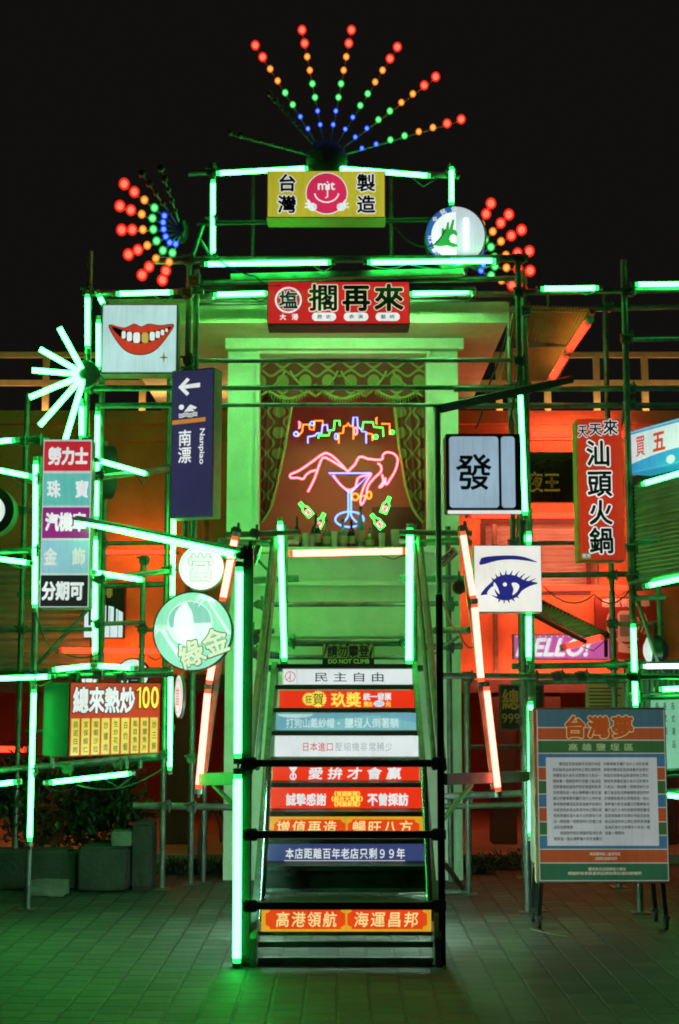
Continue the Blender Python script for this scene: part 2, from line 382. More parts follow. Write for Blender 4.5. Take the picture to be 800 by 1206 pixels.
class Sign:
    n = 0
    """a sign box drawn in photo pixels on a real board: local x right, z up, face at -t/2"""
    def __init__(s, name, label, cat, x0, y0, x1, y1, Y, t=.15, yaw=0, Y2=None, group=None):
        s.px = (x0, y0, x1, y1); Y2 = Y2 or Y
        a, b = W(x0, (y0 + y1) / 2, Y), W(x1, (y0 + y1) / 2, Y2)
        if Y2 != Y: yaw = atan2(b.y - a.y, b.x - a.x)
        Ym = (Y + Y2) / 2
        c = (a + b) / 2; zt = W((x0 + x1) / 2, y0, Ym).z; zb = W((x0 + x1) / 2, y1, Ym).z
        s.w = (b - a).length / (cos(yaw) if Y2 == Y else 1); s.h = zt - zb; s.t = t
        c.z = (zt + zb) / 2
        s.root = thing(name, label, cat, c, yaw, group)
        s.parts = {}; s.k = s.h / (y1 - y0)
    def p(s, x, y):
        x0, y0, x1, y1 = s.px
        return ((x - (x0 + x1) / 2) / (x1 - x0) * s.w, ((y0 + y1) / 2 - y) / (y1 - y0) * s.h)
    def Y(s, layer): return -s.t / 2 - .0028 * layer
    def mb(s, name, mat, label=None):
        k = (name if name != 'lettering' else f'lettering#{s.n}', mat)
        if k not in s.parts: s.parts[k] = (MB(), label)
        return s.parts[k][0]
    def body(s, mat='sign_black', m=0., bev=.006):
        s.mb('sign_box', mat).box((0, 0.004, 0), (s.w + m, s.t, s.h + m), None, bev); return s
    def frame(s, mat, wpx=1.5, layer=2, name='frame'):
        x0, y0, x1, y1 = s.px
        for r in ((x0, y0, x1, y0 + wpx), (x0, y1 - wpx, x1, y1), (x0, y0 + wpx, x0 + wpx, y1 - wpx), (x1 - wpx, y0 + wpx, x1, y1 - wpx)): s.rect(*r, mat, layer + 2, name, .02)
        return s
    def rect(s, x0, y0, x1, y1, mat, layer=1, name='face', th=.003):
        a = s.p(x0, y1); b = s.p(x1, y0); y = s.Y(layer)
        s.mb(name, mat).bb(a[0], b[0], y, y + max(th, .0028 * layer), a[1], b[1]); return s
    def poly(s, pts, mat, layer=2, name='emblem'):
        s.mb(name, mat).prism([s.p(*q) for q in pts], s.Y(layer), s.Y(layer) + .0024); return s
    def ell(s, cx, cy, rx, ry, mat, layer=2, name='emblem', a0=0, a1=2 * pi):
        c = s.p(cx, cy); s.mb(name, mat).ell(c[0], c[1], rx * s.w / (s.px[2] - s.px[0]), ry * s.k, s.Y(layer), s.Y(layer) + .0024, 40, a0, a1); return s
    def ring(s, cx, cy, r0, r1, mat, layer=2, name='emblem', a0=0, a1=2 * pi):
        c = s.p(cx, cy); s.mb(name, mat).ring(c[0], c[1], r0 * s.k, r1 * s.k, s.Y(layer), s.Y(layer) + .0024, 40, a0, a1); return s
    def line(s, pts, wpx, mat, layer=2, name='emblem', closed=False):
        q = [Vector(s.p(*a)) for a in pts]; w = wpx * s.k / 2; m = len(q); Lp = []; Rp = []
        for i in range(m):
            a = q[(i - 1) % m] if (i or closed) else q[i]; b = q[(i + 1) % m] if (i < m - 1 or closed) else q[i]
            d = (b - a); d = d.normalized() if d.length else Vector((1, 0)); nn = Vector((-d.y, d.x)) * w
            Lp.append(q[i] + nn); Rp.append(q[i] - nn)
        vs = []; fs = []; y = s.Y(layer)
        for l, r in zip(Lp, Rp): vs += [(l.x, y, l.y), (r.x, y, r.y)]
        for i in range(m if closed else m - 1):
            j = (i + 1) % m; fs.append([2 * i, 2 * j, 2 * j + 1, 2 * i + 1])
        s.mb(name, mat).add(vs, fs); return s
    def text(s, body, x0, y0, x1, y1, mat, layer=3, off=0., name='lettering', shear=0., rot=0., res=3):
        a = s.p(x0, y1); b = s.p(x1, y0); s.n += 1
        text_rect(s.mb(name, mat), body, a[0], b[0], a[1], b[1], s.Y(layer), off, res, shear, rot); return s
    def row(s, chars, x0, y0, x1, y1, mat, layer=3, off=.012, name='lettering', vert=False, shear=0., fill=1.0, res=3, drop=0.):
        n = len(chars); s.n += 1
        for i, c in enumerate(chars):
            if c == ' ': continue
            if vert: q = (x0, y0 + (y1 - y0) * i / n, x1, y0 + (y1 - y0) * (i + 1) / n)
            else: q = (x0 + (x1 - x0) * i / n, y0 + drop * i, x0 + (x1 - x0) * (i + 1) / n, y1 + drop * i)
            mx, my = (q[0] + q[2]) / 2, (q[1] + q[3]) / 2; hx, hy = (q[2] - q[0]) / 2 * fill, (q[3] - q[1]) / 2 * fill
            a = s.p(mx - hx, my + hy); b = s.p(mx + hx, my - hy)
            text_rect(s.mb(name, mat), c, a[0], b[0], a[1], b[1], s.Y(layer), off, res, shear, 0, True)
        return s
    def done(s):
        for (n, m), (mb, lab) in s.parts.items(): mb.build(n.split('#')[0], m, s.root, label=lab)
        return s.root
def K(name, rgb, es=1., base=.3, sample=False):
    if name not in M: M[name] = glow(name, rgb, es, base, sample)
    return name
def ink(name, rgb, rough=.5):
    """printed, unlit colour"""
    if name not in M: M[name] = surf(name, lin(rgb), rough, 0, .1, 8, 0)
    return name
BLK = ink('black_print', (14, 14, 15))
WHT = K('white_backlit_print', (238, 244, 244), .9, .2)
REDB = K('red_backlit_print', (205, 38, 30), 1.0, .5)
YELB = K('yellow_backlit_print', (232, 205, 70), .95, .4)

exec_parts = []
def wb(mb, name, mat, root, smooth=None, label=None):
    """build a part whose vertices are in world space under a root that sits elsewhere"""
    l = root.location; mb.v = [(x - l.x, y - l.y, z - l.z) for x, y, z in mb.v]
    return mb.build(name, mat, root, smooth, label)
PR = .0245

# ================================================================== SETTING
g = MB(); g.add([(-70, -12, 0), (70, -12, 0), (70, 90, 0), (-70, 90, 0)], [(0, 1, 2, 3)])
tag(g.build('ground', 'pavers'), kind='structure')
f = MB(); f.bb(-9, 9, 14.1, 20.0, -.05, .09)
tag(f.build('arcade_floor', surf('arcade_floor_concrete', (.30, .22, .17), .55, 0, .4, 2, .3, 20)), kind='structure')

# ---------------- rear building: orange upper wall, open arcade below, terrace on top
YB = 15.0
rb = thing('rear_building', 'long orange stuccoed building with roller shutters and a dark arcade behind the scaffolds', 'building', (0, YB, 0))
zt = W(700, 502, YB).z; za = W(700, 800, YB).z
m = MB()
ox0, ox1 = W(572, 650, YB).x, W(690, 650, YB).x; oz0, oz1 = W(600, 694, YB).z, W(600, 617, YB).z
lx0, lx1 = W(-40, 700, YB).x, W(108, 700, YB).x; lz0, lz1 = W(0, 792, YB).z, W(0, 662, YB).z
m.bb(-9, lx0, YB, YB + .2, za, zt); m.bb(lx0, lx1, YB, YB + .2, za, lz0); m.bb(lx0, lx1, YB, YB + .2, lz1, zt)
m.bb(lx1, ox0, YB, YB + .2, za, zt); m.bb(ox0, ox1, YB, YB + .2, za, oz0); m.bb(ox0, ox1, YB, YB + .2, oz1, zt); m.bb(ox1, 9, YB, YB + .2, za, zt)
wb(m, 'wall', 'orange_wall', rb)
m = MB(); m.bb(-9, 9, YB - .16, YB + 5, zt + .002, zt + .14); m.bb(-9, 9, YB - .07, YB - .002, zt - .16, zt); wb(m, 'cornice', 'orange_wall', rb)
m = MB(); m.bb(-9, 9, YB - .05, YB - .003, za - .14, za + .05); m.bb(-9, 9, YB, YB + 5, za - .12, za - .002); wb(m, 'arcade_beam', 'dark_wall', rb)
m = MB(); m.bb(-9, 9, 19.8, 20.0, .09, za - .12); wb(m, 'arcade_rear_wall', surf('red_brown_wall', (.30, .085, .04), .85, 0, .4, 1.5, .3, 30), rb)
for x in (-4.3, -3.05, -1.7, 1.72, 2.2, 3.4, 4.6):
    m = MB(); m.bb(x - .13, x + .13, YB + .02, YB + .30, .09, za - .12, .01); wb(m, 'arcade_pillar', 'dark_wall', rb)
for x0, x1, z0, z1, nm in ((lx0, lx1, lz0, lz1, 1), (ox0, ox1, oz0, oz1, 2)):
    m = MB(); m.bb(x0, x1, YB + .08, YB + .11, z0, z1); o = wb(m, 'roller_shutter', 'shutter', rb)
    m = MB(); m.bb(x0 - .04, x1 + .04, YB - .03, YB - .002, z1, z1 + .09); m.bb(x0 - .04, x1 + .04, YB - .03, YB - .002, z0 - .06, z0)
    m.bb(x0 - .05, x0, YB - .025, YB - .002, z0, z1); m.bb(x1, x1 + .05, YB - .025, YB - .002, z0, z1); wb(m, 'shutter_frame', 'dark_wall', o if False else rb)
# downpipes and conduits on the orange wall
for px, y0, y1 in ((222, 612, 800), (243, 612, 700), (582, 618, 795), (700, 560, 690)):
    p0 = W(px, y0, YB - .06); p1 = W(px, y1, YB - .06)
    wb(MB().path([p0, (p0.x, p0.y, max(za, p1.z))], .028, 8), 'downpipe', 'pipe_old', rb, True)

# terrace railing above it
YR = 15.35
rl = thing('terrace_railing', 'cream painted tube railing along the flat roof behind the scaffolds', 'railing', (0, YR, zt + .14))
zr = [W(720, 418, YR).z, W(720, 451, YR).z, W(720, 491, YR).z]
for i, z in enumerate(zr):
    m = MB(); m.bb(-9, 9, YR - .025, YR + .025, z - .03, z + .03); wb(m, 'rail', 'rail_paint', rl)
for px in (-70, -8, 54, 168, 588, 645, 703, 760, 815):
    x = W(px, 460, YR).x; m = MB(); m.bb(x - .035, x + .035, YR - .024, YR + .024, zt + .14, zr[0] - .03); wb(m, 'post', 'rail_paint', rl)

for x0, x1 in ((-8, -1.2), (1.6, 8)):
    wb(MB().bb(x0, x1, YR - .16, YR - .13, zt + .145, zt + .165), 'roof_fill_strip', 'wash_warm', rb)  # added fill strips, hidden by the cornice, to brighten the railing
# ---------------- pavilion in the middle: pale box with a curtained window under a cantilevered slab
YP = 12.9
pv = thing('pavilion', 'pale plastered pavilion with a curtained display window under a flat roof slab', 'building', (0, YP, 0))
px0, px1 = W(268, 500, YP).x, W(540, 500, YP).x
wx0, wx1, wz0, wz1 = W(305, 530, YP).x, W(503, 530, YP).x, W(400, 646, YP).z, W(400, 417, YP).z
zs = W(600, 371, 12.0).z
m = MB()
m.bb(px0, wx0, YP, YP + .22, 0, zs); m.bb(wx1, px1, YP, YP + .22, 0, zs); m.bb(wx0, wx1, YP, YP + .22, wz1, zs); m.bb(wx0, wx1, YP, YP + .22, 0, wz0)
m.bb(px0, px0 + .2, YP + .22, YB + 1.2, 0, zs); m.bb(px1 - .2, px1, YP + .22, YB + 1.2, 0, zs)
wb(m, 'wall', 'plaster', pv)
rx0, rx1 = W(120, 371, 12.0).x, W(602, 371, 12.0).x
m = MB(); m.bb(rx0, rx1, 12.0, YB + 1.2, zs + .002, W(400, 352, 12.0).z); wb(m, 'roof_slab', 'roof', pv)
m = MB(); m.bb(rx0 + .02, rx1 - .02, 11.97, 12.0, zs - .075, zs + .10); wb(m, 'fascia_board', 'roof', pv)
wb(MB().bb(px0 + .05, px1 - .05, 12.004, 12.03, zs - .05, zs - .02), 'canopy_fill_strip', 'canopy_fill', pv)  # added fill strip, hidden behind the fascia, to brighten wall and soffit
for xa, xb in ((-8, -1.6), (1.3, 8)): wb(MB().bb(xa, xb, 16.6, 16.64, za - .136, za - .123), 'arcade_fill_strip', 'arcade_fill', rb)  # added red fill, out of sight behind the beam, for the arcade
m = MB(); m.bb(px0 - .02, px1 + .05, YP - .10, YP - .003, zs - .10, zs); wb(m, 'wall_beam', 'plaster', pv)
m = MB(); w_ = .03
for a in ((wx0 - w_, wx0, wz0, wz1 + w_), (wx1, wx1 + w_, wz0, wz1 + w_), (wx0, wx1, wz1, wz1 + w_)): m.bb(a[0], a[1], YP - .03, YP - .002, a[2], a[3])
wb(m, 'window_frame', 'plaster', pv)
m = MB(); m.bb(wx0 - .05, wx1 + .05, YP - .16, YP + .9, wz0 - .05, wz0); wb(m, 'window_sill', 'plaster', pv)
m = MB(); m.bb(wx0 - .15, wx1 + .15, YP + .95, YP + 1.0, wz0, zs); m.bb(wx0 - .15, wx1 + .15, YP + .222, YP + .95, wz1 + .1, wz1 + .12)
wb(m, 'backdrop_panel', 'backdrop', pv)
# plaster courses below the window
for y0, y1 in ((683, 690), (735, 750)):
    a = W(300, y1, YP - .05).z; b = W(300, y0, YP - .05).z
    m = MB(); m.bb(wx0 - .1, wx1 + .1, YP - .06, YP - .002, a, b, .006); wb(m, 'plaster_course', 'plaster', pv)
YC = YP + .30
def sheet_curtain(name, outer, inner, ztop, zbot, mat, folds, amp, flip=1):
    """hanging cloth: outer/inner edge x as functions of t (0 top .. 1 bottom); folds run down"""
    m = MB(); nu, nv = 40, 30
    for j in range(nv + 1):
        t = j / nv; z = ztop + (zbot - ztop) * t
        for i in range(nu + 1):
            u = i / nu; x = outer(t) + (inner(t) - outer(t)) * u
            m.v.append((x, YC + amp * sin(u * folds * 2 * pi + .6 * t) + .012 * sin(9 * t + 5 * u), z))
    for j in range(nv):
        for i in range(nu):
            a = j * (nu + 1) + i; m.f.append([a, a + 1, a + nu + 2, a + nu + 1])
    return wb(m, name, mat, pv, True)
X = lambda px: W(px, 530, YC).x
Z = lambda py: W(400, py, YC).z
lin_i = lambda pts: (lambda t: next(a[1] + (b[1] - a[1]) * (t - a[0]) / (b[0] - a[0]) for a, b in zip(pts, pts[1:]) if t <= b[0] + 1e-6))
el = lin_i([(0, X(346)), (.25, X(343)), (.5, X(336)), (.75, X(327)), (.92, X(319)), (1, X(309))])
er = lin_i([(0, X(461)), (.25, X(465)), (.5, X(470)), (.75, X(477)), (.92, X(486)), (1, X(498))])
for outer, inner in ((lambda t: wx0 + .005, el), (lambda t: wx1 - .005, er)):
    c = sheet_curtain('drape', outer, inner, Z(438), Z(616), 'drape', 3.5, .022)
    pts = [(inner(t / 20), YC - .03, Z(438) + (Z(616) - Z(438)) * t / 20) for t in range(21)]
    l = pv.location; m = MB().path([(x, y - l.y, z) for x, y, z in pts], .014, 6); e = m.build('drape_trim', 'trim_cloth', c, True)
m = MB(); nu = 60
def val_bot(u):
    k = (u * 3) % 1; return 472 - 16 * abs(2 * k - 1) ** 1.5 * -1 - 14 * (1 - abs(2 * k - 1) ** 1.4) * -1 - 16
for j in range(9):
    for i in range(nu + 1):
        u = i / nu; zb = Z(456 + 16 * (1 - abs(2 * ((u * 3) % 1) - 1) ** 1.8)); z = Z(424) + (zb - Z(424)) * j / 8
        m.v.append((wx0 + .004 + (wx1 - wx0 - .008) * u, YC - .09 + .012 * sin(u * 60) * j / 8, z))
for j in range(8):
    for i in range(nu):
        a = j * (nu + 1) + i; m.f.append([a, a + 1, a + nu + 2, a + nu + 1])
va = wb(m, 'valance', 'valance', pv, True)
pts = [(wx0 + .004 + (wx1 - wx0 - .008) * u / 60, YC - .105 - YP, Z(456 + 16 * (1 - abs(2 * ((u / 60 * 3) % 1) - 1) ** 1.8))) for u in range(61)]
m = MB().path(pts, .013, 6)
for x, y, z in pts: m.path([(x, y, z), (x, y, z - .05)], [.008, .003], 5)
m.build('valance_fringe', 'trim_cloth', va, True)
# swags draped over the valance
for a, b in ((336, 306), (462, 498), (342, 372), (455, 430), (398, 372), (402, 430)):
    z0 = 440; z1 = 470
    pts = [(X(a + (b - a) * t / 10), YC - .115 - YP, Z(z0 + (z1 - z0) * (t / 10) ** .7)) for t in range(11)]
    MB().path(pts, .011, 6).build('swag_cord', 'trim_cloth', va, True)
m = MB(); m.bb(wx0, wx1, YP + .232, YP + .9, Z(424) + .002, wz1 + .1); wb(m, 'pelmet', 'wood_dark', pv)
# back counter in the window
ct = thing('display_counter', 'dark wooden counter along the bottom of the display window', 'counter', (0, YP + .45, wz0))
m = MB(); m.bb(wx0 + .02, wx1 - .02, YP + .30, YP + .42, wz0, W(400, 634, YP + .3).z); wb(m, 'counter_front', 'wood_dark', ct)
m = MB(); m.bb(W(438, 600, YP + .6).x, wx1 - .02, YP + .55, YP + .60, wz0, W(470, 597, YP + .55).z); wb(m, 'back_board', 'wood_dark', ct)

# bottles and glasses standing on the sill of the window
def bottle(px, ytop, ybase, Y, mat, label, fat=1.):
    b = W(px, ybase, Y); b.z = wz0 + .0; h = W(px, ytop, Y).z - b.z; r = .036 * fat
    t = thing('bottle', label, 'bottle', b, 0, 'bottles in the display window')
    MB().lathe((0, 0, 0), [(r * .9, 0), (r, .01), (r, h * .55), (r * .85, h * .63), (r * .36, h * .74), (r * .33, h * .94)], 14).build('glass_body', mat, t, True)
    MB().lathe((0, 0, h * .94), [(r * .4, 0), (r * .4, h * .06)], 10).build('cap', 'black_steel', t)
    MB().lathe((0, 0, h * .2), [(r * 1.01, 0), (r * 1.01, h * .25)], 14).build('bottle_label', ink('bottle_label_paper', (150, 140, 100)), t, True)
bl = [(350, 608, 'bottle_dark', 'tall dark bottle nearest the left drape of the window', .85), (372, 606, 'bottle_dark', 'dark round shouldered bottle under the second green neon bottle', 1.25),
      (385, 612, 'bottle_green', 'olive bottle just left of the martini neon foot', 1.0), (404, 612, 'bottle_blue', 'squat blue grey bottle in front of the martini neon foot', 1.2),
      (414, 612, 'bottle_dark', 'dark bottle in the middle of the row under the martini glass', 1.0), (425, 597, 'bottle_blue', 'tallest bottle, pale blue with a long neck', 1.0), (436, 622, 'bottle_green', 'short olive bottle right of the tallest blue bottle', 1.1)]
for i, (x, y, mt_, lb, ft) in enumerate(bl): bottle(x, y, 640, YP + .10 + .04 * (i % 3), mt_, lb, ft)
def tumbler(px, ytop, Y, label, wide):
    b = W(px, 640, Y); b.z = wz0; h = W(px, ytop, Y).z - b.z
    MBo = MB().lathe((0, 0, 0), [(wide * .8, 0), (wide, h), (wide * .9, h), (wide * .7, .012)], 14)
    o = MBo.build('drinking_glass', surf('cut_glass', (.35, .37, .33), .1, 0, .2, 20, .3, 40) if 'cut_glass' not in bpy.data.materials else bpy.data.materials['cut_glass'], None, True)
    o.location = b; tag(o, label, 'glass', 'glasses in the display window')
for a in ((360, 628, YP + .02, 'cut glass tumbler beside the tall dark bottle by the left drape', .034), (367, 631, YP + .07, 'small tumbler in front of the round shouldered bottle', .03), (394, 626, YP + .02, 'tumbler between the olive and blue bottles', .03), (450, 628, YP + .06, 'lone tumbler near the short olive bottle', .032), (466, 624, YP + .12, 'wide glass on the dark end of the counter', .045)): tumbler(*a)

# ================================================================== NEON TUBES
def tube(a, b, label, col='green', r=.019, group=None, cat='neon tube', wash=False):
    p0, p1 = W(*a), W(*b); c = (p0 + p1) / 2
    t = thing('neon_tube', label, cat, c, 0, group)
    d = (p1 - p0).normalized(); q0 = p0 - c; q1 = p1 - c
    de = d * .028
    MB().path([q0 + de, q1 - de], r, 12).build('glass_tube', col, t, True)
    m = MB().path([q0, q0 + de * .98], r * .98, 12); e_o = m.build('tube_end', col + '_end', t, True); MB().path([q1 - de * .98, q1], r * .98, 12).build('tube_end', col + '_end', t, True)
    for q, s in ((q0, -1), (q1, 1)):
        MB().path([q + d * s * .001, q + d * s * .035], r * 1.12, 10).build('end_cap', 'cap', t, True)
    if (p1 - p0).length > .35:                  # holders and a lead
        for k in (.14, .86):
            q = q0.lerp(q1, k); MB().box(q + Vector((0, r + .012, 0)), (.030, .03, .030)).build('clip', 'coupler', t)
        sag = Vector((random.uniform(-.03, .03), .02, -random.uniform(.03, .10))); e0 = q1 + d * .03; e1 = q1 - d * random.uniform(.15, .3) + Vector((0, .045, 0))
        MB().path([e0, e0 + d * .025 + Vector((0, .02, -.01)), (e0 + e1) / 2 + sag, e1], .005, 5).build('lead', 'cable', t, True)
    if wash:                                   # unseen strip and its batten added to brighten the wall behind
        m = MB().bar(q0 + Vector((0, .045, 0)), q1 + Vector((0, .045, 0)), .05, .05); m.build('fill_housing', 'cap', t)
        m = MB().bar(q0 + Vector((0, .078, 0)), q1 + Vector((0, .078, 0)), .012, .04); m.build('wall_fill_strip', 'wash' if wash is True else wash, t)
    return t

# ================================================================== SCAFFOLDS
class Scaf:
    def __init__(s, name, label, loc, cat='scaffold', group=None): s.r = thing(name, label, cat, loc, 0, group)
    def post(s, px, py, Y, ytop, ybot=None, r=PR, mat='pipe', name='post'):
        p = W(px, py, Y); z1 = W(px, ytop, Y).z; z0 = W(px, ybot, Y).z if ybot else .012
        wb(MB().path([(p.x, Y, z0), (p.x, Y, z1)], r, 12), name, mat, s.r, True)
        if not ybot: wb(MB().box((p.x, Y, .006), (.14, .14, .010)), 'base_plate', 'coupler', s.r)
    def bar(s, a, b, r=PR, mat='pipe', name='ledger', bend=0):
        p0, p1 = W(*a), W(*b); pts = [p0, p1] if not bend else [p0.lerp(p1, i / 10) - Vector((0, 0, bend * sin(pi * i / 10))) for i in range(11)]
        wb(MB().path(pts, r, 12), name, mat, s.r, True)
    def sq(s, a, b, w=.05, mat='black_steel', name='square_bar', h=None):
        wb(MB().bar(W(*a), W(*b), w, h or w), name, mat, s.r)
    def clamp(s, *pts):
        for px, py, Y in pts:
            c = W(px, py, Y - .01); m = MB()
            m.box(c, (.085, .075, .075), Matrix.Rotation(random.uniform(-.3, .3), 3, 'Y'), .012)
            m.path([c + Vector((.03, -.06, .05)), c + Vector((.03, -.06, -.05))], .009, 6)
            m.path([c + Vector((-.06, -.05, .02)), c + Vector((.05, -.05, .02))], .009, 6)
            m.path([c + Vector((.02, -.02, .02)), c + Vector((.02, -.105, .02))], .008, 6)
            wb(m, 'coupler', 'coupler', s.r)
def cable(pts, label, r=.005, sag=.05):
    P = [W(*p) for p in pts]; out = []
    for a, b in zip(P, P[1:]):
        n = 8
        for i in range(n): out.append(a.lerp(b, i / n) - Vector((0, 0, sag * 4 * (i / n) * (1 - i / n))))
    out.append(P[-1]); c = out[0].copy()
    o = MB().path([p - c for p in out], r, 5).build('cable', 'cable', None, True); o.location = c
    tag(o, label, 'cable')

# ---------------- left wing
L = Scaf('scaffold', 'left wing scaffold of galvanised pipes carrying the pawnshop and jewellery signs', (-2.4, 11.15, 0))
YF, YK = 11.15, 12.4
L.post(39, 812, YF, 538); L.post(26, 700, YK, 463); L.post(117, 600, YF + .3, 345, 800); L.post(104, 400, YF, 296, 528)
L.post(192, 950, 12.3, 437); L.post(226, 900, 12.6, 608); L.post(240, 960, 12.75, 905); L.post(121, 700, YK, 520, 800, name='post')
L.post(222, 380, YF, 300, 645); L.post(231, 380, YF + .25, 318, 645); L.post(168, 720, 12.3, 655, 905)
L.bar((100, 345, YF), (240, 343, YF)); L.bar((103, 457, YF), (207, 457, YF)); L.bar((113, 478, YF + .25), (205, 477, YF + .25)); L.bar((120, 437, YK), (215, 436, YK))
L.bar((-30, 521, YF), (58, 519, YF)); L.bar((-30, 548, YF - .3), (48, 565, YF)); L.bar((112, 563, YF - .1), (207, 551, 12.25)); L.bar((-30, 651, YF), (45, 648, YF))
L.bar((112, 683, YF), (207, 671, 12.3)); L.bar((118, 690, YK), (205, 688, YK)); L.bar((-30, 798, YF), (205, 794, YF)); L.bar((-30, 790, YK), (205, 789, YK), .02)
L.bar((-30, 910, YF), (194, 889, 12.25)); L.bar((20, 906, YK), (200, 893, YK)); L.bar((157, 949, 11.7), (278, 951, 11.7), .027)
L.bar((76, 608, YF - .1), (287, 650, 8.97), .026, 'black_steel', 'diagonal_bar'); L.bar((117, 345, YF), (130, 368, YF + .25), .02, name='brace')
L.bar((60, 812, YF - .05), (62, 905, YF - .05), .014, name='hanger'); L.bar((140, 790, YF + .3), (150, 905, YF + .3), .014, name='hanger')
L.clamp((104, 344, YF), (117, 458, YF + .2), (104, 458, YF), (27, 519, YF), (45, 519, YF), (42, 565, YF), (117, 560, YF), (201, 552, 12.2), (41, 649, YF), (118, 682, YF), (199, 672, 12.2), (39, 797, YF), (26, 797, YK), (117, 793, YF),
        (197, 791, 12.2), (38, 908, YF), (194, 889, 12.2), (222, 345, YF), (222, 437, YF), (231, 330, YF), (88, 796, YF), (143, 796, YF), (170, 660, 12.3), (80, 905, YF + .3), (139, 899, 12.0), (226, 893, 12.5))
for a, b in (((-30, 600, YK), (48, 602, YK)), ((20, 700, YK), (125, 699, YK)), ((118, 640, YK), (205, 639, YK)), ((-30, 742, YK), (120, 741, YK)), ((168, 742, 12.35), (206, 741, 12.35)), ((117, 735, YF + .3), (170, 733, 12.3)), ((30, 862, YK), (200, 858, YK))): L.bar(a, b, .019)
for a, b in (((28, 540, YK), (118, 655, YK)), ((45, 690, YF), (118, 560, YF + .25)), ((28, 800, YK), (120, 700, YK)), ((120, 905, YK), (196, 800, YK))): L.bar(a, b, .016, name='brace')
L.clamp((26, 601, YK), (121, 640, YK), (26, 741, YK), (168, 741, 12.3), (200, 858, YK), (117, 735, YF + .2), (104, 520, YF), (222, 640, YF), (196, 949, 11.7), (226, 950, 11.7))
GL = 'green neon tubes on the left scaffold'
for a, b, lb in [
    ((137, 346, YF - .06), (204, 344, YF - .06), 'green tube along the top pipe above the lips sign'),
    ((103, 347, YF - .06), (103, 411, YF - .06), 'upright green tube above the hub of the green starburst'),
    ((116, 377, YF + .2), (116, 436, YF + .2), 'upright green tube against the edge of the lips sign'),
    ((116, 347, YF - .05), (123, 361, YF - .05), 'short slanted green tube at the upper corner of the lips sign'),
    ((96, 475, YF - .05), (96, 517, YF - .05), 'upright green tube just above the tall five colour sign'),
    ((115, 485, YF + .2), (113, 612, YF + .2), 'upright green tube along the upper edge of the five colour sign'),
    ((112, 632, YF + .2), (112, 772, YF + .2), 'upright green tube beside the piano key sign'),
    ((42, 543, YF - .06), (41, 716, YF - .06), 'long upright green tube on the outer side of the five colour sign'),
    ((40, 812, YF - .06), (35, 991, YF - .06), 'long upright green tube ending above the paving next to the dish menu sign'),
    ((-25, 522, YF - .06), (18, 518, YF - .06), 'uppermost short green tube cut by the photo edge, level with the red panel'),
    ((-25, 549, YF - .36), (36, 561, YF - .06), 'thin slanted green tube below the uppermost edge tube'),
    ((-25, 655, YF - .06), (35, 663, YF - .06), 'green tube at the photo edge above the olive roller shutter'),
    ((-25, 800, YF - .06), (60, 797, YF - .06), 'green tube below the olive roller shutter at the photo edge'),
    ((-25, 926, YF - .06), (20, 921, YF - .06), 'lowest green tube at the photo edge beside the planter'),
    ((115, 542, YF - .1), (172, 558, 11.7), 'slanted green tube over the bare orange wall beside the swimming sign'),
    ((110, 674, YF - .1), (168, 683, 11.7), 'slanted green tube above the piano key sign'),
    ((62, 789, YF - .08), (110, 784, YF - .08), 'green tube above the white heading of the dish menu sign'),
    ((112, 784, YF - .08), (158, 787, YF - .08), 'green tube above the number on the dish menu sign'),
    ((57, 922, YF - .08), (154, 911, YF + .3), 'sloping green tube hung below the dish menu sign'),
    ((205, 585, 12.15), (203, 705, 12.15), 'upright green tube below the swimming sign, running behind the white round sign'),
    ((201, 790, 12.15), (200, 907, 12.15), 'upright green tube below the palm tree sign'),
    ]: tube(a, b, lb, 'green', group=GL)
tube((82, 612, YF - .16), (281, 654, 8.90), 'long slanted green tube crossing in front of the purple panel to the stair post', 'green', .021, GL)
tube((-20, 882, 14.4), (32, 883, 14.4), 'red tube inside the left arcade at the photo edge', 'red', .03, 'red tubes on the rear building', wash='wash_left')
tube((118, 650, 14.62), (205, 650, 14.62), 'red tube across the bare orange wall behind the left scaffold', 'red', .022, 'red tubes on the rear building', wash='wash_left')
tube((70, 766, 14.62), (196, 767, 14.62), 'red tube on the rear wall passing under the piano key sign', 'red', .03, 'red tubes on the rear building', wash='wash_left')

# green starburst
st = thing('starburst_light', 'green starburst of six neon tubes on the left scaffold post', 'neon light', W(100, 441, YF - .1))
h = W(100, 441, YF - .1)
m = MB(); m.lathe((0, 0, 0), [(.11, -.02), (.12, 0), (.05, .02)], 20); m.v = [(x, z, y) for x, y, z in m.v]; m.build('hub_disc', 'pipe', st, True)
for bx, by in ((70, 386), (47, 411), (38, 436), (35, 468), (47, 501), (77, 518)):
    p1 = W(bx, by, YF - .2) - h; d = p1.normalized()
    MB().path([d * .05, p1], .021, 12).build('glass_tube', 'green', st, True)

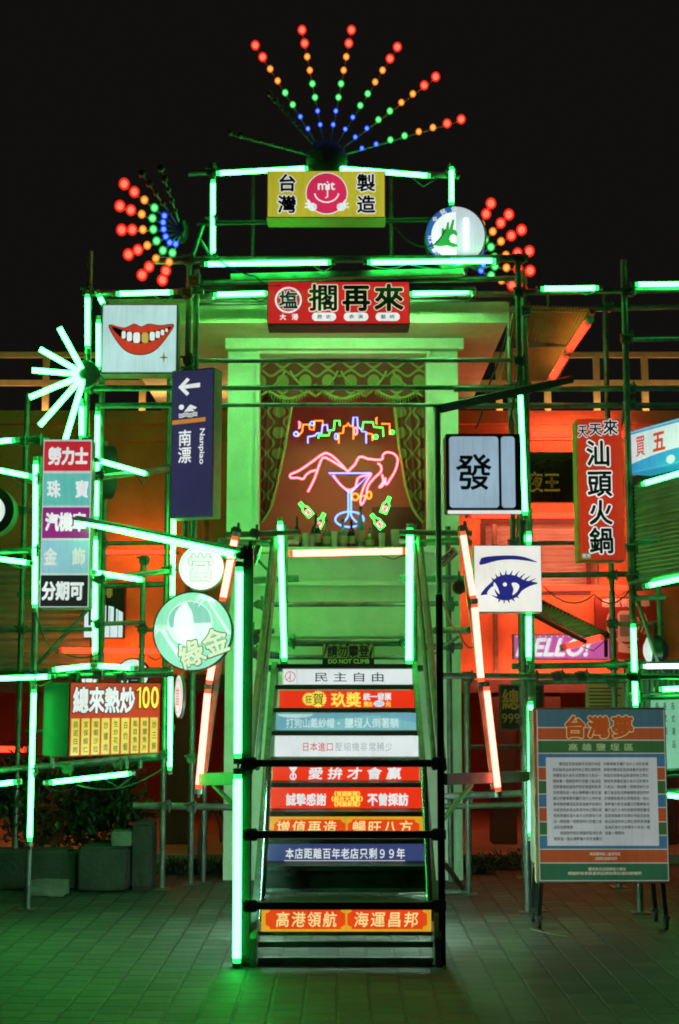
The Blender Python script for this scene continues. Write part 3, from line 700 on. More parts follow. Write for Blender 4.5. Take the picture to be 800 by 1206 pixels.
# ---------------- right wing
R_ = Scaf('scaffold', 'right wing scaffold of galvanised pipes carrying the hot pot and eye signs', (2.1, 11.0, 0))
R_.post(741, 560, 11.0, 306); R_.post(721, 700, YK, 345); R_.post(612, 420, 11.0, 300); R_.post(619, 420, 11.25, 318); R_.post(601, 420, 12.0, 352, 690)
R_.post(616, 900, 13.0, 470); R_.post(627, 800, 11.1, 600); R_.post(777, 720, 11.4, 690, 790, .02); R_.post(646, 345, YK, 345, 365, .016)
R_.bar((618, 344, 11.0), (860, 340, 11.0)); R_.bar((618, 366, YK), (860, 359, YK)); R_.bar((535, 458, 11.5), (860, 457, 11.5)); R_.bar((535, 478, 11.8), (860, 477, 11.8))
R_.bar((585, 678, YK), (748, 676, YK)); R_.bar((742, 686, 11.0), (860, 664, 10.4)); R_.bar((603, 785, 11.3), (860, 781, 11.3)); R_.bar((508, 796, 10.9), (860, 797, 10.9)); R_.bar((603, 804, 11.9), (738, 802, 11.9), .02)
R_.bar((520, 938, 11.2), (632, 934, 11.2), .026); R_.bar((520, 950, 12.0), (632, 948, 12.0)); R_.bar((745, 705, 11.2), (785, 703, 11.2), .02); R_.bar((742, 640, 11.0), (775, 636, 11.0), .02)
R_.bar((745, 822, 11.0), (860, 818, 11.0)); R_.bar((742, 934, 11.5), (860, 930, 11.5)); R_.bar((742, 912, 11.0), (860, 905, 11.0))
R_.post(551, 900, 12.0, 795); R_.bar((551, 1051, 12.0), (470, 1053, 12.0), .026, 'pipe'); R_.bar((545, 1046, 11.9), (522, 1015, 11.2), .022, 'pipe_old', 'brace')
R_.clamp((741, 343, 11.0), (741, 458, 11.3), (612, 344, 11.0), (619, 366, 11.2), (612, 425, 11.0), (619, 458, 11.25), (741, 478, 11.3), (744, 645, 11.0), (745, 680, 11.0), (721, 678, YK), (746, 785, 11.0), (746, 797, 10.9),
         (616, 785, 11.3), (721, 783, 11.5), (551, 797, 10.95), (657, 796, 10.9), (685, 796, 10.9), (620, 935, 11.2), (551, 938, 11.5), (627, 797, 10.95), (721, 804, 11.9), (748, 820, 11.0), (601, 458, 11.6), (716, 362, YK))
for a, b in (((618, 640, YK), (724, 639, YK)), ((721, 735, YK), (780, 734, 11.8)), ((616, 850, 13.0), (725, 849, YK)), ((560, 700, 12.5), (620, 699, 12.8)), ((548, 880, 12.4), (628, 879, 12.8)), ((735, 400, 11.2), (860, 398, 11.2))): R_.bar(a, b, .019)
for a, b in (((741, 460, 11.3), (718, 560, YK)), ((603, 470, 12.0), (618, 560, 11.3)), ((745, 690, 11.2), (775, 780, 11.3))): R_.bar(a, b, .016, name='brace')
R_.clamp((721, 640, YK), (721, 735, YK), (616, 850, 13.0), (738, 399, 11.0), (616, 700, 12.8), (605, 640, 12.0), (746, 905, 11.0), (746, 933, 11.2))
GR = 'green neon tubes on the right scaffold'
for a, b, lb in [
    ((637, 340, 10.94), (705, 339, 10.94), 'green tube on the top pipe above the corrugated awning'),
    ((748, 335, 10.94), (850, 334, 10.94), 'green tube on the top pipe at the right photo edge'),
    ((613, 462, 10.95), (619, 607, 10.95), 'upright green tube beside the mahjong tile sign'),
    ((623, 626, 10.98), (623, 642, 10.98), 'very short green tube on top of the eye sign'),
    ((623, 722, 10.98), (623, 778, 10.98), 'upright green tube right below the eye sign'),
    ((625, 826, 10.98), (625, 985, 10.98), 'upright green tube against the left edge of the information board'),
    ((746, 735, 10.93), (749, 835, 10.93), 'upright green tube on the post above the information board'),
    ((762, 690, 10.85), (850, 671, 10.4), 'sloping green tube below the green lit roller shutter'),
    ((757, 570, 10.85), (850, 543, 10.3), 'sloping green tube under the blue and white sign'),
    ((776, 812, 10.9), (850, 810, 10.9), 'green tube above the menu sheet at the right photo edge'),
    ((778, 936, 11.3), (850, 943, 11.3), 'low green tube to the right of the information board'),
    ]: tube(a, b, lb, 'green', group=GR)
tube((757, 785, 11.2), (850, 784, 11.2), 'white tube behind the black and white lamp at the right edge', 'white_l')
RR = 'red tubes on the rear building'
for a, b, lb in [((622, 512, 14.62), (737, 511, 14.62), 'red tube under the terrace edge behind the hot pot sign'), ((552, 607, 14.62), (737, 607, 14.62), 'red tube below the black night sign'),
                 ((550, 693, 14.62), (742, 692, 14.62), 'red tube across the wall below the rear roller shutter'), ((588, 846, 15.6), (628, 846, 15.6), 'small red tube in the right arcade beside the chalkboard'),
                 ((665, 762, 13.2), (712, 750, 13.0), 'short red tube on the edge of the small awning'), ((556, 797, 14.62), (735, 797, 14.62), 'low red tube under the pink greeting sign')]:
    tube(a, b, lb, 'red', .028, RR, wash=b[2] > 14)
tube((694, 378, 11.3), (670, 413, 11.8), 'upper red tube on the sloping edge of the corrugated awning', 'red', .03, wash='wash_awn')
tube((668, 416, 11.85), (650, 446, 12.25), 'lower red tube on the sloping edge of the corrugated awning', 'red', .03, wash='wash_awn')

# corrugated awning, right of the pavilion roof
def slab(pts, th, name, mat, root):
    P = [Vector(p) for p in pts]; n = (P[1] - P[0]).cross(P[3] - P[0]).normalized() * th
    return wb(MB().add([*P, *[p + n for p in P]], [(0, 1, 2, 3), (7, 6, 5, 4), (0, 4, 5, 1), (1, 5, 6, 2), (2, 6, 7, 3), (3, 7, 4, 0)]), name, mat, root)
def corrugated(p00, p10, p11, p01, n, amp, name, mat, root):
    """wavy sheet: waves count along p00->p10"""
    P = [Vector(p) for p in (p00, p10, p11, p01)]; m = MB(); N = n * 8; nr = (P[1] - P[0]).cross(P[3] - P[0]).normalized()
    for j in (0, 1):
        for i in range(N + 1):
            u = i / N; q = (P[0].lerp(P[1], u) if j == 0 else P[3].lerp(P[2], u)) + nr * amp * sin(2 * pi * n * u); m.v.append(tuple(q))
    for i in range(N): m.f.append([i, i + 1, N + 2 + i, N + 1 + i])
    o = wb(m, name, mat, root, True); md = o.modifiers.new('thickness', 'SOLIDIFY'); md.thickness = .004; return o
aw = thing('awning', 'rusty corrugated sheet awning beside the pavilion roof', 'awning', W(640, 445, 12.6))
M['sheet_rust'] = surf('rusty_corrugated_sheet', (.40, .25, .11), .65, .1, .45, 3, .1, 40)
corrugated(W(603, 360, 11.6), W(698, 362, 11.4), W(652, 446, 12.6), W(590, 446, 12.6), 26, .012, 'sheet', 'sheet_rust', aw)
for a, b in (((600, 408, 12.05), (676, 405, 12.0)), ((596, 445, 12.63), (656, 446, 12.63)), ((600, 364, 11.65), (700, 365, 11.45)), ((698, 366, 11.4), (652, 448, 12.65))):
    wb(MB().bar(W(*a), W(*b), .045, .045), 'frame_bar', 'pipe', aw)
a2 = thing('awning', 'small sloping corrugated awning above the pink greeting sign', 'awning', W(680, 745, 13.3))
corrugated(W(637, 706, 13.6), W(714, 745, 12.9), W(690, 752, 12.9), W(630, 722, 13.6), 18, .012, 'sheet', 'sheet_rust', a2)
for a, b in (((637, 708, 13.6), (716, 748, 12.9)), ((628, 724, 13.6), (690, 756, 12.9)), ((714, 746, 12.9), (714, 772, 13.4))): wb(MB().bar(W(*a), W(*b), .035, .035), 'frame_bar', 'black_steel', a2)

# shutter kiosk on the right: a panel coming towards the camera
kz0, kz1 = W(770, 682, 11.6).z, W(770, 560, 11.6).z
ks = thing('shutter_kiosk', 'green lit kiosk front with a closed roller shutter at the right edge', 'kiosk', W(780, 682, 11.5))
A, B = W(748, 620, 12.1), W(850, 620, 10.9)
d = (B - A); d.z = 0; nrm = Vector((d.y, -d.x, 0)).normalized()
ya = atan2(d.y, d.x); rot = Matrix.Rotation(ya, 3, 'Z')
m = MB(); n_s = 24
for i in range(n_s):
    z = kz0 + (kz1 - kz0) * (i + .5) / n_s; c = (A + B) / 2; c.z = z
    m.box(c, (d.length, .03, (kz1 - kz0) / n_s * .8), rot, .006)
c = (A + B) / 2; c.z = (kz0 + kz1) / 2; m.box(c - nrm * -.0 + Vector((0, .03, 0)), (d.length, .02, kz1 - kz0), rot)
wb(m, 'roller_shutter', 'shutter', ks)
m = MB()
for p in (A,): m.box((p.x - .02, p.y, (kz0 + kz1) / 2), (.06, .08, kz1 - kz0 + .1), rot)
for z in (kz0 - .03, kz1 + .03): q = (A + B) / 2; q.z = z; m.box(q, (d.length + .1, .08, .06), rot)
wb(m, 'shutter_frame', 'dark_wall', ks)
cb = thing('corrugated_panel', 'pale blue corrugated sheet panel behind the information board', 'panel', W(790, 905, 12.6))
corrugated(W(735, 782, 12.6), W(870, 782, 12.6), W(870, 908, 12.6), W(735, 908, 12.6), 22, .010, 'sheet', 'sheet_blue', cb)
wb(MB().bar(W(735, 910, 12.6), W(870, 910, 12.6), .06, .08), 'bottom_rail', 'pipe', cb)
wb(MB().bar(W(735, 780, 12.6), W(870, 780, 12.6), .05, .05), 'top_rail', 'pipe', cb)
sp = thing('round_lamp', 'round black and white lamp hanging from a thin post at the right edge', 'lamp', W(768, 766, 11.4))
m = MB(); m.lathe((0, 0, 0), [(.10, -.02), (.125, .0), (.125, .06), (.06, .12)], 20); m.v = [(z, x, y) for x, y, z in m.v]; m.build('housing', 'black_steel', sp, True)
m = MB(); m.lathe((0, 0, -.03), [(.05, -.03), (.11, .0), (.11, .01)], 20); m.v = [(z, x, y) for x, y, z in m.v]; m.build('lens', K('lamp_lens', (225, 235, 235), .8), sp, True)
MB().path([(.03, 0, .1), (.03, 0, .22)], .012, 8).build('bracket', 'black_steel', sp, True)

# ---------------- centre frame over the pavilion roof
C_ = Scaf('scaffold', 'tall centre scaffold frame above the pavilion roof holding the yellow and red signs', (0, 11.0, 4.9))
YCf = 11.0; YU = 11.25
C_.post(250, 260, YU, 192, 305, .03); C_.post(532, 260, YU, 195, 262, .03); C_.post(298, 260, 12.3, 206, 308, .018); C_.post(461, 260, 12.3, 206, 305, .022)
C_.bar((222, 204, YU), (386, 196, YU)); C_.bar((384, 196, YU), (541, 208, YU)); C_.bar((232, 263, YU - .05), (545, 258, YU - .05), .017, 'black_steel')
C_.bar((183, 307, YCf), (622, 304, YCf), .03); C_.bar((230, 333, YCf + .2), (610, 328, YCf + .2), .022); C_.bar((230, 349, 11.6), (612, 346, 11.6), .026); C_.bar((230, 340, 11.3), (560, 340, 11.3), .018)
C_.sq((272, 327, YCf + .05), (545, 320, YCf + .05), .05, 'pipe', 'flat_board', .05); C_.sq((275, 331, YCf + .3), (545, 324, YCf + .3), .08, 'timber', 'timber_board', .03)
C_.bar((231, 358, 11.7), (601, 353, 11.7), .014, 'black_steel'); C_.bar((228, 425, 11.6), (612, 424, 11.6), .019, 'pipe'); C_.bar((228, 457, 11.6), (612, 456, 11.6), .021); C_.bar((228, 477, 11.9), (612, 477, 11.9), .018)
C_.bar((240, 263, YU), (226, 305, YU), .018, name='brace'); C_.bar((236, 282, YU), (249, 303, YU), .014, name='brace')
C_.clamp((250, 203, YU), (532, 206, YU), (250, 262, YU), (222, 306, YCf), (250, 307, YCf), (612, 305, YCf), (222, 348, 11.3), (612, 347, 11.3), (222, 425, 11.2), (612, 425, 11.2), (612, 457, 11.3), (222, 457, 11.3), (385, 197, YU))
GC = 'green neon tubes on the centre frame'
for a, b, lb in [
    ((255, 204, YU - .06), (363, 198, YU - .06), 'green tube above the left half of the yellow sign'),
    ((397, 198, YU - .06), (507, 207, YU - .06), 'green tube above the right half of the yellow sign'),
    ((251, 212, YU - .06), (251, 302, YU - .06), 'upright green tube on the left post of the top frame'),
    ((532, 197, YU - .06), (532, 242, YU - .06), 'upright green tube above the round green hand sign'),
    ((241, 311, YCf - .07), (390, 309, YCf - .07), 'green tube on the long beam left of the middle, above the red sign'),
    ((433, 309, YCf - .07), (584, 307, YCf - .07), 'green tube on the long beam below the round green hand sign'),
    ((252, 347, YCf + .5), (316, 345, YCf + .5), 'green tube touching the left end of the red sign'),
    ((482, 346, YCf + .5), (556, 343, YCf + .5), 'green tube touching the right end of the red sign'),
    ]: tube(a, b, lb, 'green', group=GC, wash='wash_green' if a[2] > 11.2 else False)

# ---------------- fans of coloured bulbs
def fan(name_label, hx, hy, Y, rays, n0, dY, off=(), size=1.):
    h = W(hx, hy, Y); t = thing('bulb_fan', name_label, 'bulb light', h, 0, 'fans of coloured bulbs')
    m = MB(); hs = .17 if size == 1 else .10; m.lathe((0, 0, 0), [(hs, -.05), (hs, .0), (hs * .6, .05), (.02, .06)], 24); m.v = [(x * (1 if size == 1 else .5), -z, y) for x, y, z in m.v]; m.build('hub', 'coupler' if size == 1 else 'black_steel', t, True)
    cols = ['b_blu', 'b_grn', 'b_yel', 'b_red', 'b_red'] if size < 1 else ['b_blu', 'b_blu', 'b_grn', 'b_grn', 'b_yel', 'b_yel', 'b_red', 'b_red']
    for k, (ex, ey) in enumerate(rays + list(off)):
        lit = k < len(rays)
        e = W(ex, ey, Y + dY) - h
        s_ = MB().path([e.normalized() * .05, e], .008, 6).build('spoke', 'pipe', t, True)
        nb = len(cols)
        for i in range(nb):
            q = e * (n0 + (1 - n0) * i / (nb - 1))
            r = ((.021, .022, .026, .027, .026, .027, .037, .038) if nb == 8 else (.028, .033, .032, .043, .045))[i] * (1 if lit else .7)
            mb = MB().sphere(q + Vector((0, -.03, 0)), r, 12, 1.1); nf = len(mb.f)
            if lit: mb.sphere(q + Vector((0, -.03, 0)), r * .62, 10, 1.1)
            bo = mb.build('bulb', cols[i] + '_globe' if lit else 'b_off', s_, True)
            if lit:
                bo.data.materials.append(M[cols[i]])
                for pf in bo.data.polygons[nf:]: pf.material_index = 1
fan('large fan of coloured bulbs standing on top of the centre frame', 385, 188, 11.2, [(301, 55), (356, 37), (414, 37), (468, 57), (513, 92), (543, 142)], .26, .05, [(272, 158), (318, 112)])
fan('fan of coloured bulbs beside the left end of the long beam', 214, 271, 11.2, [(147, 218), (142, 244), (144, 272), (152, 301), (168, 325), (192, 331)], .30, -.3, [(168, 206), (190, 200)], .85)
fan('fan of coloured bulbs half hidden behind the round green hand sign', 546, 310, 11.55, [(578, 241), (599, 254), (614, 272), (623, 297), (624, 320), (615, 343)], .30, -.3, [], .85)

# ================================================================== STAIRCASE
YS0, RUN = 8.98, .265
PANEL = [(308, 1068, 508, 1097), (312, 1026, 505, 1046), (315, 994, 502, 1021), (318, 962, 499, 987), (319, 928, 497, 952), (321, 899, 494, 921), (324, 867, 493, 891), (326, 840, 491, 861), (329, 813, 489, 834), (333, 788, 487, 806)]
st_ = thing('staircase', 'steep green steel staircase with lit lettered risers leading up to the pavilion', 'staircase', (.03, YS0, 0))
zc = [W(400, (p[1] + p[3]) / 2, YS0 + RUN * i).z for i, p in enumerate(PANEL)]
XL, XR = -.500, .575
def stringer(x):
    m = MB(); a = (YS0 - .10, 0.0); b = (YS0 + RUN * 9 + .25, zc[9] + .10)
    pr = [(YS0 - .12, .0), (YS0 + .10, .0), (YS0 + RUN * 9 + .40, zc[9] - .06), (YS0 + RUN * 9 + .40, zc[9] + .12), (YS0 + RUN * 9 + .02, zc[9] + .12), (YS0 - .12, .17)]
    m.prism(pr, -.02, .02); m.v = [(x + y, yy, z) for yy, y, z in m.v]; return m
for x in (XL - .025, XR + .025): wb(stringer(x), 'stringer', 'stair_paint', st_)
for i in range(10):
    y = YS0 + RUN * i
    ztop = W(400, PANEL[i][1] - 3.5, y).z
    m = MB(); m.bb(XL, XR, y - .035, y + RUN - .012, ztop - .016, ztop + .016, .004); wb(m, 'tread', 'tread', st_)
    zb = W(400, PANEL[i][3] + 2.5, y).z
    m = MB(); m.bb(XL, XR, y - .015, y + .05, zb - .012, zb + .012, .003); wb(m, 'lower_rail', 'stair_paint', st_)
m = MB(); m.bb(XL - .15, XR + .15, YS0 + RUN * 9 + .40, YP - .2, zc[9] + .06, zc[9] + .10); wb(m, 'landing', 'tread', st_)
class Panel(Sign):
    """a lettered light box between two treads; same drawing methods as a sign, but a part of the staircase"""
    def __init__(s, i, label):
        x0, y0, x1, y1 = s.px = PANEL[i]; Y = YS0 + RUN * i; a, b = W(x0, (y0 + y1) / 2, Y), W(x1, (y0 + y1) / 2, Y)
        s.w = b.x - a.x; s.h = W(400, y0, Y).z - W(400, y1, Y).z; s.t = .06; s.k = s.h / (y1 - y0); s.parts = {}
        s.c = Vector(((a.x + b.x) / 2, Y + .02, W(400, (y0 + y1) / 2, Y).z)) - st_.location; s.label = label
    def finish(s, face):
        o = MB().box((0, .0015, 0), (s.w, s.t, s.h), None, .003).build('riser_panel', face, st_, label=s.label); o.location = s.c
        for (n, m), (mb, lab) in s.parts.items(): mb.build(n.split('#')[0], m, o)
PW = K('riser_white', (226, 236, 236), .95, .3, True); PR_ = K('riser_red', (232, 52, 24), 1.0, .3, True); PB = K('riser_sky', (110, 170, 190), .9, .3, True)
PN = K('riser_navy', (58, 70, 118), .9, .3, True); PY = K('riser_yellow', (228, 170, 40), .9, .3, True); PD = surf('riser_unlit', (.03, .035, .032), .3, 0, .3, 6, .05); M['riser_unlit'] = PD
YT = K('riser_yellow_print', (252, 226, 84), 1.0, .3); GREYI = K('riser_grey_print', (168, 176, 184), .8, .3); REDI = K('riser_red_print', (206, 60, 44), .9, .3); DRK = ink('riser_dark_print', (36, 36, 40)); ORI = K('riser_orange_print', (226, 70, 22), 1., .3)
CRM = K('riser_cream_print', (250, 226, 150), 1.0, .3); SKL = K('riser_pale_sky', (190, 222, 222), .95, .3); SKT = K('riser_sky_letter', (205, 232, 226), .95, .3)
p = Panel(9, 'white riser panel with black brush lettering at the top of the stairs')
p.ring(342, 797, 5.4, 6.2, 'riser_red_print'); p.line([(342, 792), (342, 802)], .8, 'riser_red_print'); p.line([(342, 797), (338.3, 800.5)], .8, 'riser_red_print'); p.line([(350, 788.5), (350, 805.5)], .5, 'riser_grey_print'); p.line([(334, 788.5), (334, 805.5)], .5, 'riser_grey_print')
p.row('民主自由', 367.5, 790, 456, 805, 'riser_dark_print', off=.004, fill=.78); p.finish('riser_white')
p = Panel(8, 'red riser panel with a yellow burst and congratulation lettering')
def burst(cx, cy, r, n=18): return [(cx + (r if i % 2 else r * .84) * cos(i * pi / n), cy + (r if i % 2 else r * .84) * sin(i * pi / n)) for i in range(2 * n)]
p.poly(burst(364, 823.5, 8), 'riser_yellow_print'); p.poly(burst(375, 823.5, 10.3), 'riser_yellow_print', 2.5); p.row('狂', 359.5, 818.5, 368, 829, 'riser_dark_print', 4, .005); p.row('賀', 368, 816, 382, 831, 'riser_dark_print', 4, .004)
p.row('玖獎', 390, 815, 425.5, 833, 'riser_yellow_print', off=.03); p.row('統一發票', 428, 816, 461, 825, 'white_backlit_print', off=.035)
p.row('開出', 428.5, 826, 439, 832.5, 'riser_yellow_print', off=.03); p.ell(446.5, 828.8, 6.5, 3.8, 'white_backlit_print', 2); p.text('200', 442, 826.8, 451, 830.8, 'riser_grey_print', 4); p.row('元', 454, 826, 460.5, 832.5, 'riser_yellow_print', off=.03)
p.finish('riser_red')
p = Panel(7, 'sky blue riser panel with pale lettering and a white cloud')
p.poly([(327, 841)] + [(348 + 21 * cos(a), 841 + 4.5 * sin(a)) for a in [pi - pi * i / 14 for i in range(15)]], 'riser_pale_sky', 1.5)
p.poly([(327, 860), (380, 850), (405, 846), (440, 842.5), (455, 845), (490, 851), (490, 860)], K('riser_sky_lower', (128, 190, 196), .9, .3), 1)
p.row('打狗山戴紗帽', 337, 845.5, 394, 857.5, 'riser_sky_letter', off=.012); p.row('鹽埕人倒著躺', 406, 845.5, 470, 857.5, 'riser_sky_letter', off=.012); p.ell(399, 852, 1.2, 1.2, 'riser_sky_letter', 3)
p.finish('riser_sky')
p = Panel(6, 'white riser panel with small red and grey lettering')
p.row('日本進口', 355.5, 873.5, 393.5, 885.5, 'riser_red_print', off=.004, fill=.95); p.row('壓縮機非常稀少', 394.5, 873.5, 463, 885.5, 'riser_grey_print', off=.0, fill=.95); p.finish('riser_white')
p = Panel(5, 'red riser panel half hidden by the topmost black bar, white brush lettering')
p.ell(345.5, 904, 4.5, 3.5, 'white_backlit_print'); p.line([(345.5, 900), (345.5, 918)], 1.6, 'white_backlit_print'); p.line([(341, 903), (345.5, 911), (350, 903)], 1.4, 'white_backlit_print', 2.5); p.ring(345.5, 914.5, 2.6, 4.2, 'white_backlit_print', 2.2)
p.row('愛拚才會贏', 360.5, 901.5, 475.5, 920, 'white_backlit_print', off=.024, shear=.1, fill=.78); p.finish('riser_red')
p = Panel(4, 'red riser panel with bold white thanks lettering and yellow brackets')
p.row('誠摯感謝', 337, 934, 384.5, 949, 'white_backlit_print', off=.028); p.row('不曾採訪', 433, 934, 481, 949, 'white_backlit_print', off=.045)
for k, tx in enumerate(('《客國新聞》', '《綜合大寶寶》', '《阿扁新聞》')): p.row(tx, 409 - 3.1 * len(tx), 931.5 + 6 * k, 409 + 3.1 * len(tx), 938 + 6 * k, 'riser_yellow_print', off=.03)
p.finish('riser_red')
def couplet(p, a, b, x, y0, y1):
    x0, py0, x1, py1 = p.px; mid = (x0 + x1) / 2
    def plaque(l, r, t, bt, c=5): return [(l + c, t), (r - c, t), (r - c, t + c * .5), (r, t + c), (r, bt - c), (r - c, bt - c * .5), (r - c, bt), (l + c, bt), (l + c, bt - c * .5), (l, bt - c), (l, t + c), (l + c, t + c * .5)]
    p.poly(plaque(x0 + 5, mid - 1.2, py0 + 3, py1 - 3), 'riser_orange_print', 1.2, 'plaque'); p.poly(plaque(mid + 1.2, x1 - 5, py0 + 3, py1 - 3), 'riser_orange_print', 1.2, 'plaque')
    p.ell(mid, py0 + 3.5, 4.5, 4, 'riser_yellow', 1.8); p.line([(mid, py0 + 4), (mid, py1 - 3)], 2, 'riser_yellow', 1.9)
    p.row(a, x[0], y0, x[1], y1, 'riser_cream_print', off=.012, shear=.08, fill=.9); p.row(b, x[2], y0, x[3], y1, 'riser_cream_print', off=.012, shear=.08, fill=.9); p.finish('riser_yellow')
couplet(Panel(3, 'yellow bordered red riser panel crossed by the middle black bar'), '增值再造', '暢旺八方', (325, 398, 414, 487), 965, 983)
p = Panel(2, 'navy blue riser panel with white lettering')
p.row('本店距離百年老店只剩９９年', 336, 998, 477.5, 1012, 'white_backlit_print', off=.012, fill=.95); p.line([(335, 1013.5), (477, 1013.5)], .7, 'white_backlit_print'); p.row('（獨家三元・回鍋第一代）', 374, 1015, 440, 1020.5, 'riser_grey_print', off=.02); p.finish('riser_navy')
p = Panel(1, 'dark unlit riser panel with worn lettering'); p.row('港都夜雨', 325, 1029, 495, 1043, ink('faded_riser_print', (30, 38, 34)), off=.02, fill=.6); p.finish('riser_unlit')
couplet(Panel(0, 'lowest riser panel, yellow with two red plaques of harbour lettering'), '高港領航', '海運昌邦', (324, 398, 416, 494), 1072, 1093)

# white strips lighting the flanks of the flight and the ground under it
for xx in (XL - .025, XR + .025):
    wb(MB().path([(xx, YS0 + .75, .34), (xx, YS0 + 1.75, .94)], .012, 8), 'light_strip', 'step_side', st_)
wb(MB().path([(XL + .02, YS0 + 1.5, .98), (XR - .02, YS0 + 1.5, .98)], .014, 8), 'light_strip', 'step_l', st_)

for z0, z1 in ((.004, .045), (.105, .14)): wb(MB().bb(XL, XR, YS0 - .05, YS0 - .01, z0, z1, .003), 'base_bar', 'stair_paint', st_)
# handrails, front posts, gate bars
def hr(a, b, r, mat, name='handrail'): wb(MB().path([W(*a), W(*b)], r, 12), name, mat, st_, True)
hr((323, 633, 11.40), (293, 905, 8.98), .026, 'pipe_old'); hr((327, 636, 11.42), (303, 905, 8.99), .018, 'pipe')
hr((494, 633, 11.40), (522, 905, 8.98), .026, 'pipe_old'); hr((488, 636, 11.42), (512, 905, 8.99), .018, 'pipe')
hr((499, 895, 9.2), (507, 1085, 9.0), .022, 'chrome'); hr((317, 895, 9.2), (308, 1085, 9.0), .022, 'chrome')
def vert(px, py, Y, ytop, w, mat, name='post', ybot=None, d=None):
    p = W(px, py, Y); z1 = W(px, ytop, Y).z; z0 = W(px, ybot, Y).z if ybot else .004
    wb(MB().bb(p.x - w / 2, p.x + w / 2, Y - (d or w) / 2, Y + (d or w) / 2, z0, z1, .004), name, mat, st_)
vert(291, 900, 8.93, 652, .062, 'black_steel'); vert(519, 900, 8.93, 700, .043, 'black_steel')
pr_ = W(519, 900, 8.93); wb(MB().path([(pr_.x, 8.93, W(519, 699, 8.93).z), (pr_.x, 8.93, W(519, 480, 8.93).z)], .020, 12), 'post', 'pipe_light', st_, True)
wb(MB().bar(W(515, 482, 8.93), W(672, 447, 11.0), .05, .055), 'diagonal_bar', 'black_steel', st_)
for y, x0, x1 in ((899, 290, 523), (983, 291, 523), (1067, 291, 523)):
    a, b = W(x0, y, 8.875), W(x1, y, 8.875); wb(MB().bb(a.x, b.x, 8.86, 8.90, a.z - .022, a.z + .022, .003), 'gate_bar', 'black_steel', st_)
    for x in (x0 + 4, x1 - 6):
        p = W(x, y, 8.85); wb(MB().box(p, (.09, .035, .075), None, .008), 'bracket', 'coupler', st_)
# posts and pipes at the head of the stairs
for px in (335, 487):
    p = W(px, 700, 11.42); wb(MB().path([(p.x, 11.42, zc[9] + .1), (p.x, 11.42, W(px, 618, 11.42).z)], .03, 12), 'post', 'pipe', st_, True)
def pp(a, b, r=PR, mat='pipe', name='rail'): wb(MB().path([W(*a), W(*b)], r, 12), name, mat, st_, True)
for y, Y, mt_ in ((630, 11.3, 'pipe_old'), (641, 11.6, 'pipe')):
    pp((266, y, Y), (352, y - 3, Y), PR, mt_); pp((470, y - 3, Y), (556, y - 2, Y), PR, mt_)
pp((258, 636, 11.0), (330, 640, 11.4), .02, 'pipe_old'); pp((484, 640, 11.4), (552, 634, 11.0), .02, 'pipe_old')
pp((294, 684, 11.45), (352, 681, 11.45), .03); pp((471, 681, 11.45), (548, 682, 11.45), .03); pp((290, 712, 11.7), (540, 711, 11.7), .022); pp((330, 757, 11.45), (490, 757, 11.45), .03); pp((336, 774, 11.6), (484, 774, 11.6), .02)
pp((292, 745, 10.9), (322, 743, 11.0), .022, 'pipe_old'); pp((503, 743, 11.0), (553, 742, 10.6), .026, 'pipe_old'); pp((296, 770, 11.3), (330, 772, 11.3), .03); pp((500, 762, 11.4), (545, 760, 11.4), .03)
pp((293, 648, 11.2), (322, 678, 11.3), .012, 'pipe_old', 'brace'); pp((293, 757, 11.0), (312, 776, 11.1), .012, 'pipe_old', 'brace'); pp((512, 770, 11.0), (540, 750, 10.7), .012, 'pipe_old', 'brace')
for px, py in ((528, 700), (531, 900)):
    p = W(px, py, 12.7); wb(MB().path([(p.x, 12.7, .01), (p.x, 12.7, W(px, 620, 12.7).z)], .024 if py < 800 else .02, 10), 'post', 'pipe', st_, True)
for a in ((278, 626, 11.2), (545, 624, 11.2), (300, 628, 11.3), (517, 743, 10.9), (530, 713, 11.6), (306, 712, 11.6), (343, 757, 11.4), (476, 757, 11.4), (530, 762, 11.4), (300, 770, 11.3), (291, 905, 8.95), (291, 650, 8.95)):
    c = W(*a); m = MB(); m.box(c, (.08, .08, .07), Matrix.Rotation(.2, 3, 'Y'), .012); m.path([c + Vector((0, -.03, .02)), c + Vector((0, -.09, .02))], .009, 6); m.path([c + Vector((.02, 0, .07)), c + Vector((.02, 0, -.05))], .012, 6); wb(m, 'coupler', 'coupler', st_)
# side frames leaning out beside the flight, carrying the warm tubes
wb(MB().bar(W(238, 918, 10.0), W(283, 917, 8.97), .05, .08), 'side_bracket', 'pipe', st_); wb(MB().bar(W(252, 925, 9.7), W(282, 955, 8.97), .022, .022), 'brace', 'pipe', st_)
wb(MB().bar(W(522, 918, 8.97), W(576, 916, 10.0), .055, .07), 'side_bracket', 'black_steel', st_); wb(MB().bar(W(576, 916, 10.02), W(628, 914, 11.0), .06, .075), 'side_bracket', 'pipe', st_); wb(MB().bar(W(556, 924, 9.7), W(522, 965, 8.97), .022, .022), 'brace', 'black_steel', st_)
wb(MB().bar(W(280, 628, 10.06), W(238, 930, 10.06), .035, .035), 'leaning_bar', 'pipe_old', st_)
wb(MB().bar(W(542, 622, 10.06), W(564, 790, 10.06), .035, .035), 'leaning_bar', 'pipe', st_); wb(MB().bar(W(565, 800, 10.06), W(582, 930, 10.06), .035, .035), 'leaning_bar', 'pipe_old', st_)
GO = 'warm orange tubes framing the staircase'
tube((277, 632, 10.0), (262, 708, 10.0), 'warm orange tube crossing beside the white round pawn sign', 'orange', .024, GO)
tube((252, 772, 10.02), (246, 806, 10.02), 'short warm orange tube just below the palm tree sign', 'orange', .024, GO)
tube((245, 812, 10.0), (234, 929, 10.0), 'long warm orange tube leaning at the foot left of the stairs', 'orange', .024, GO)
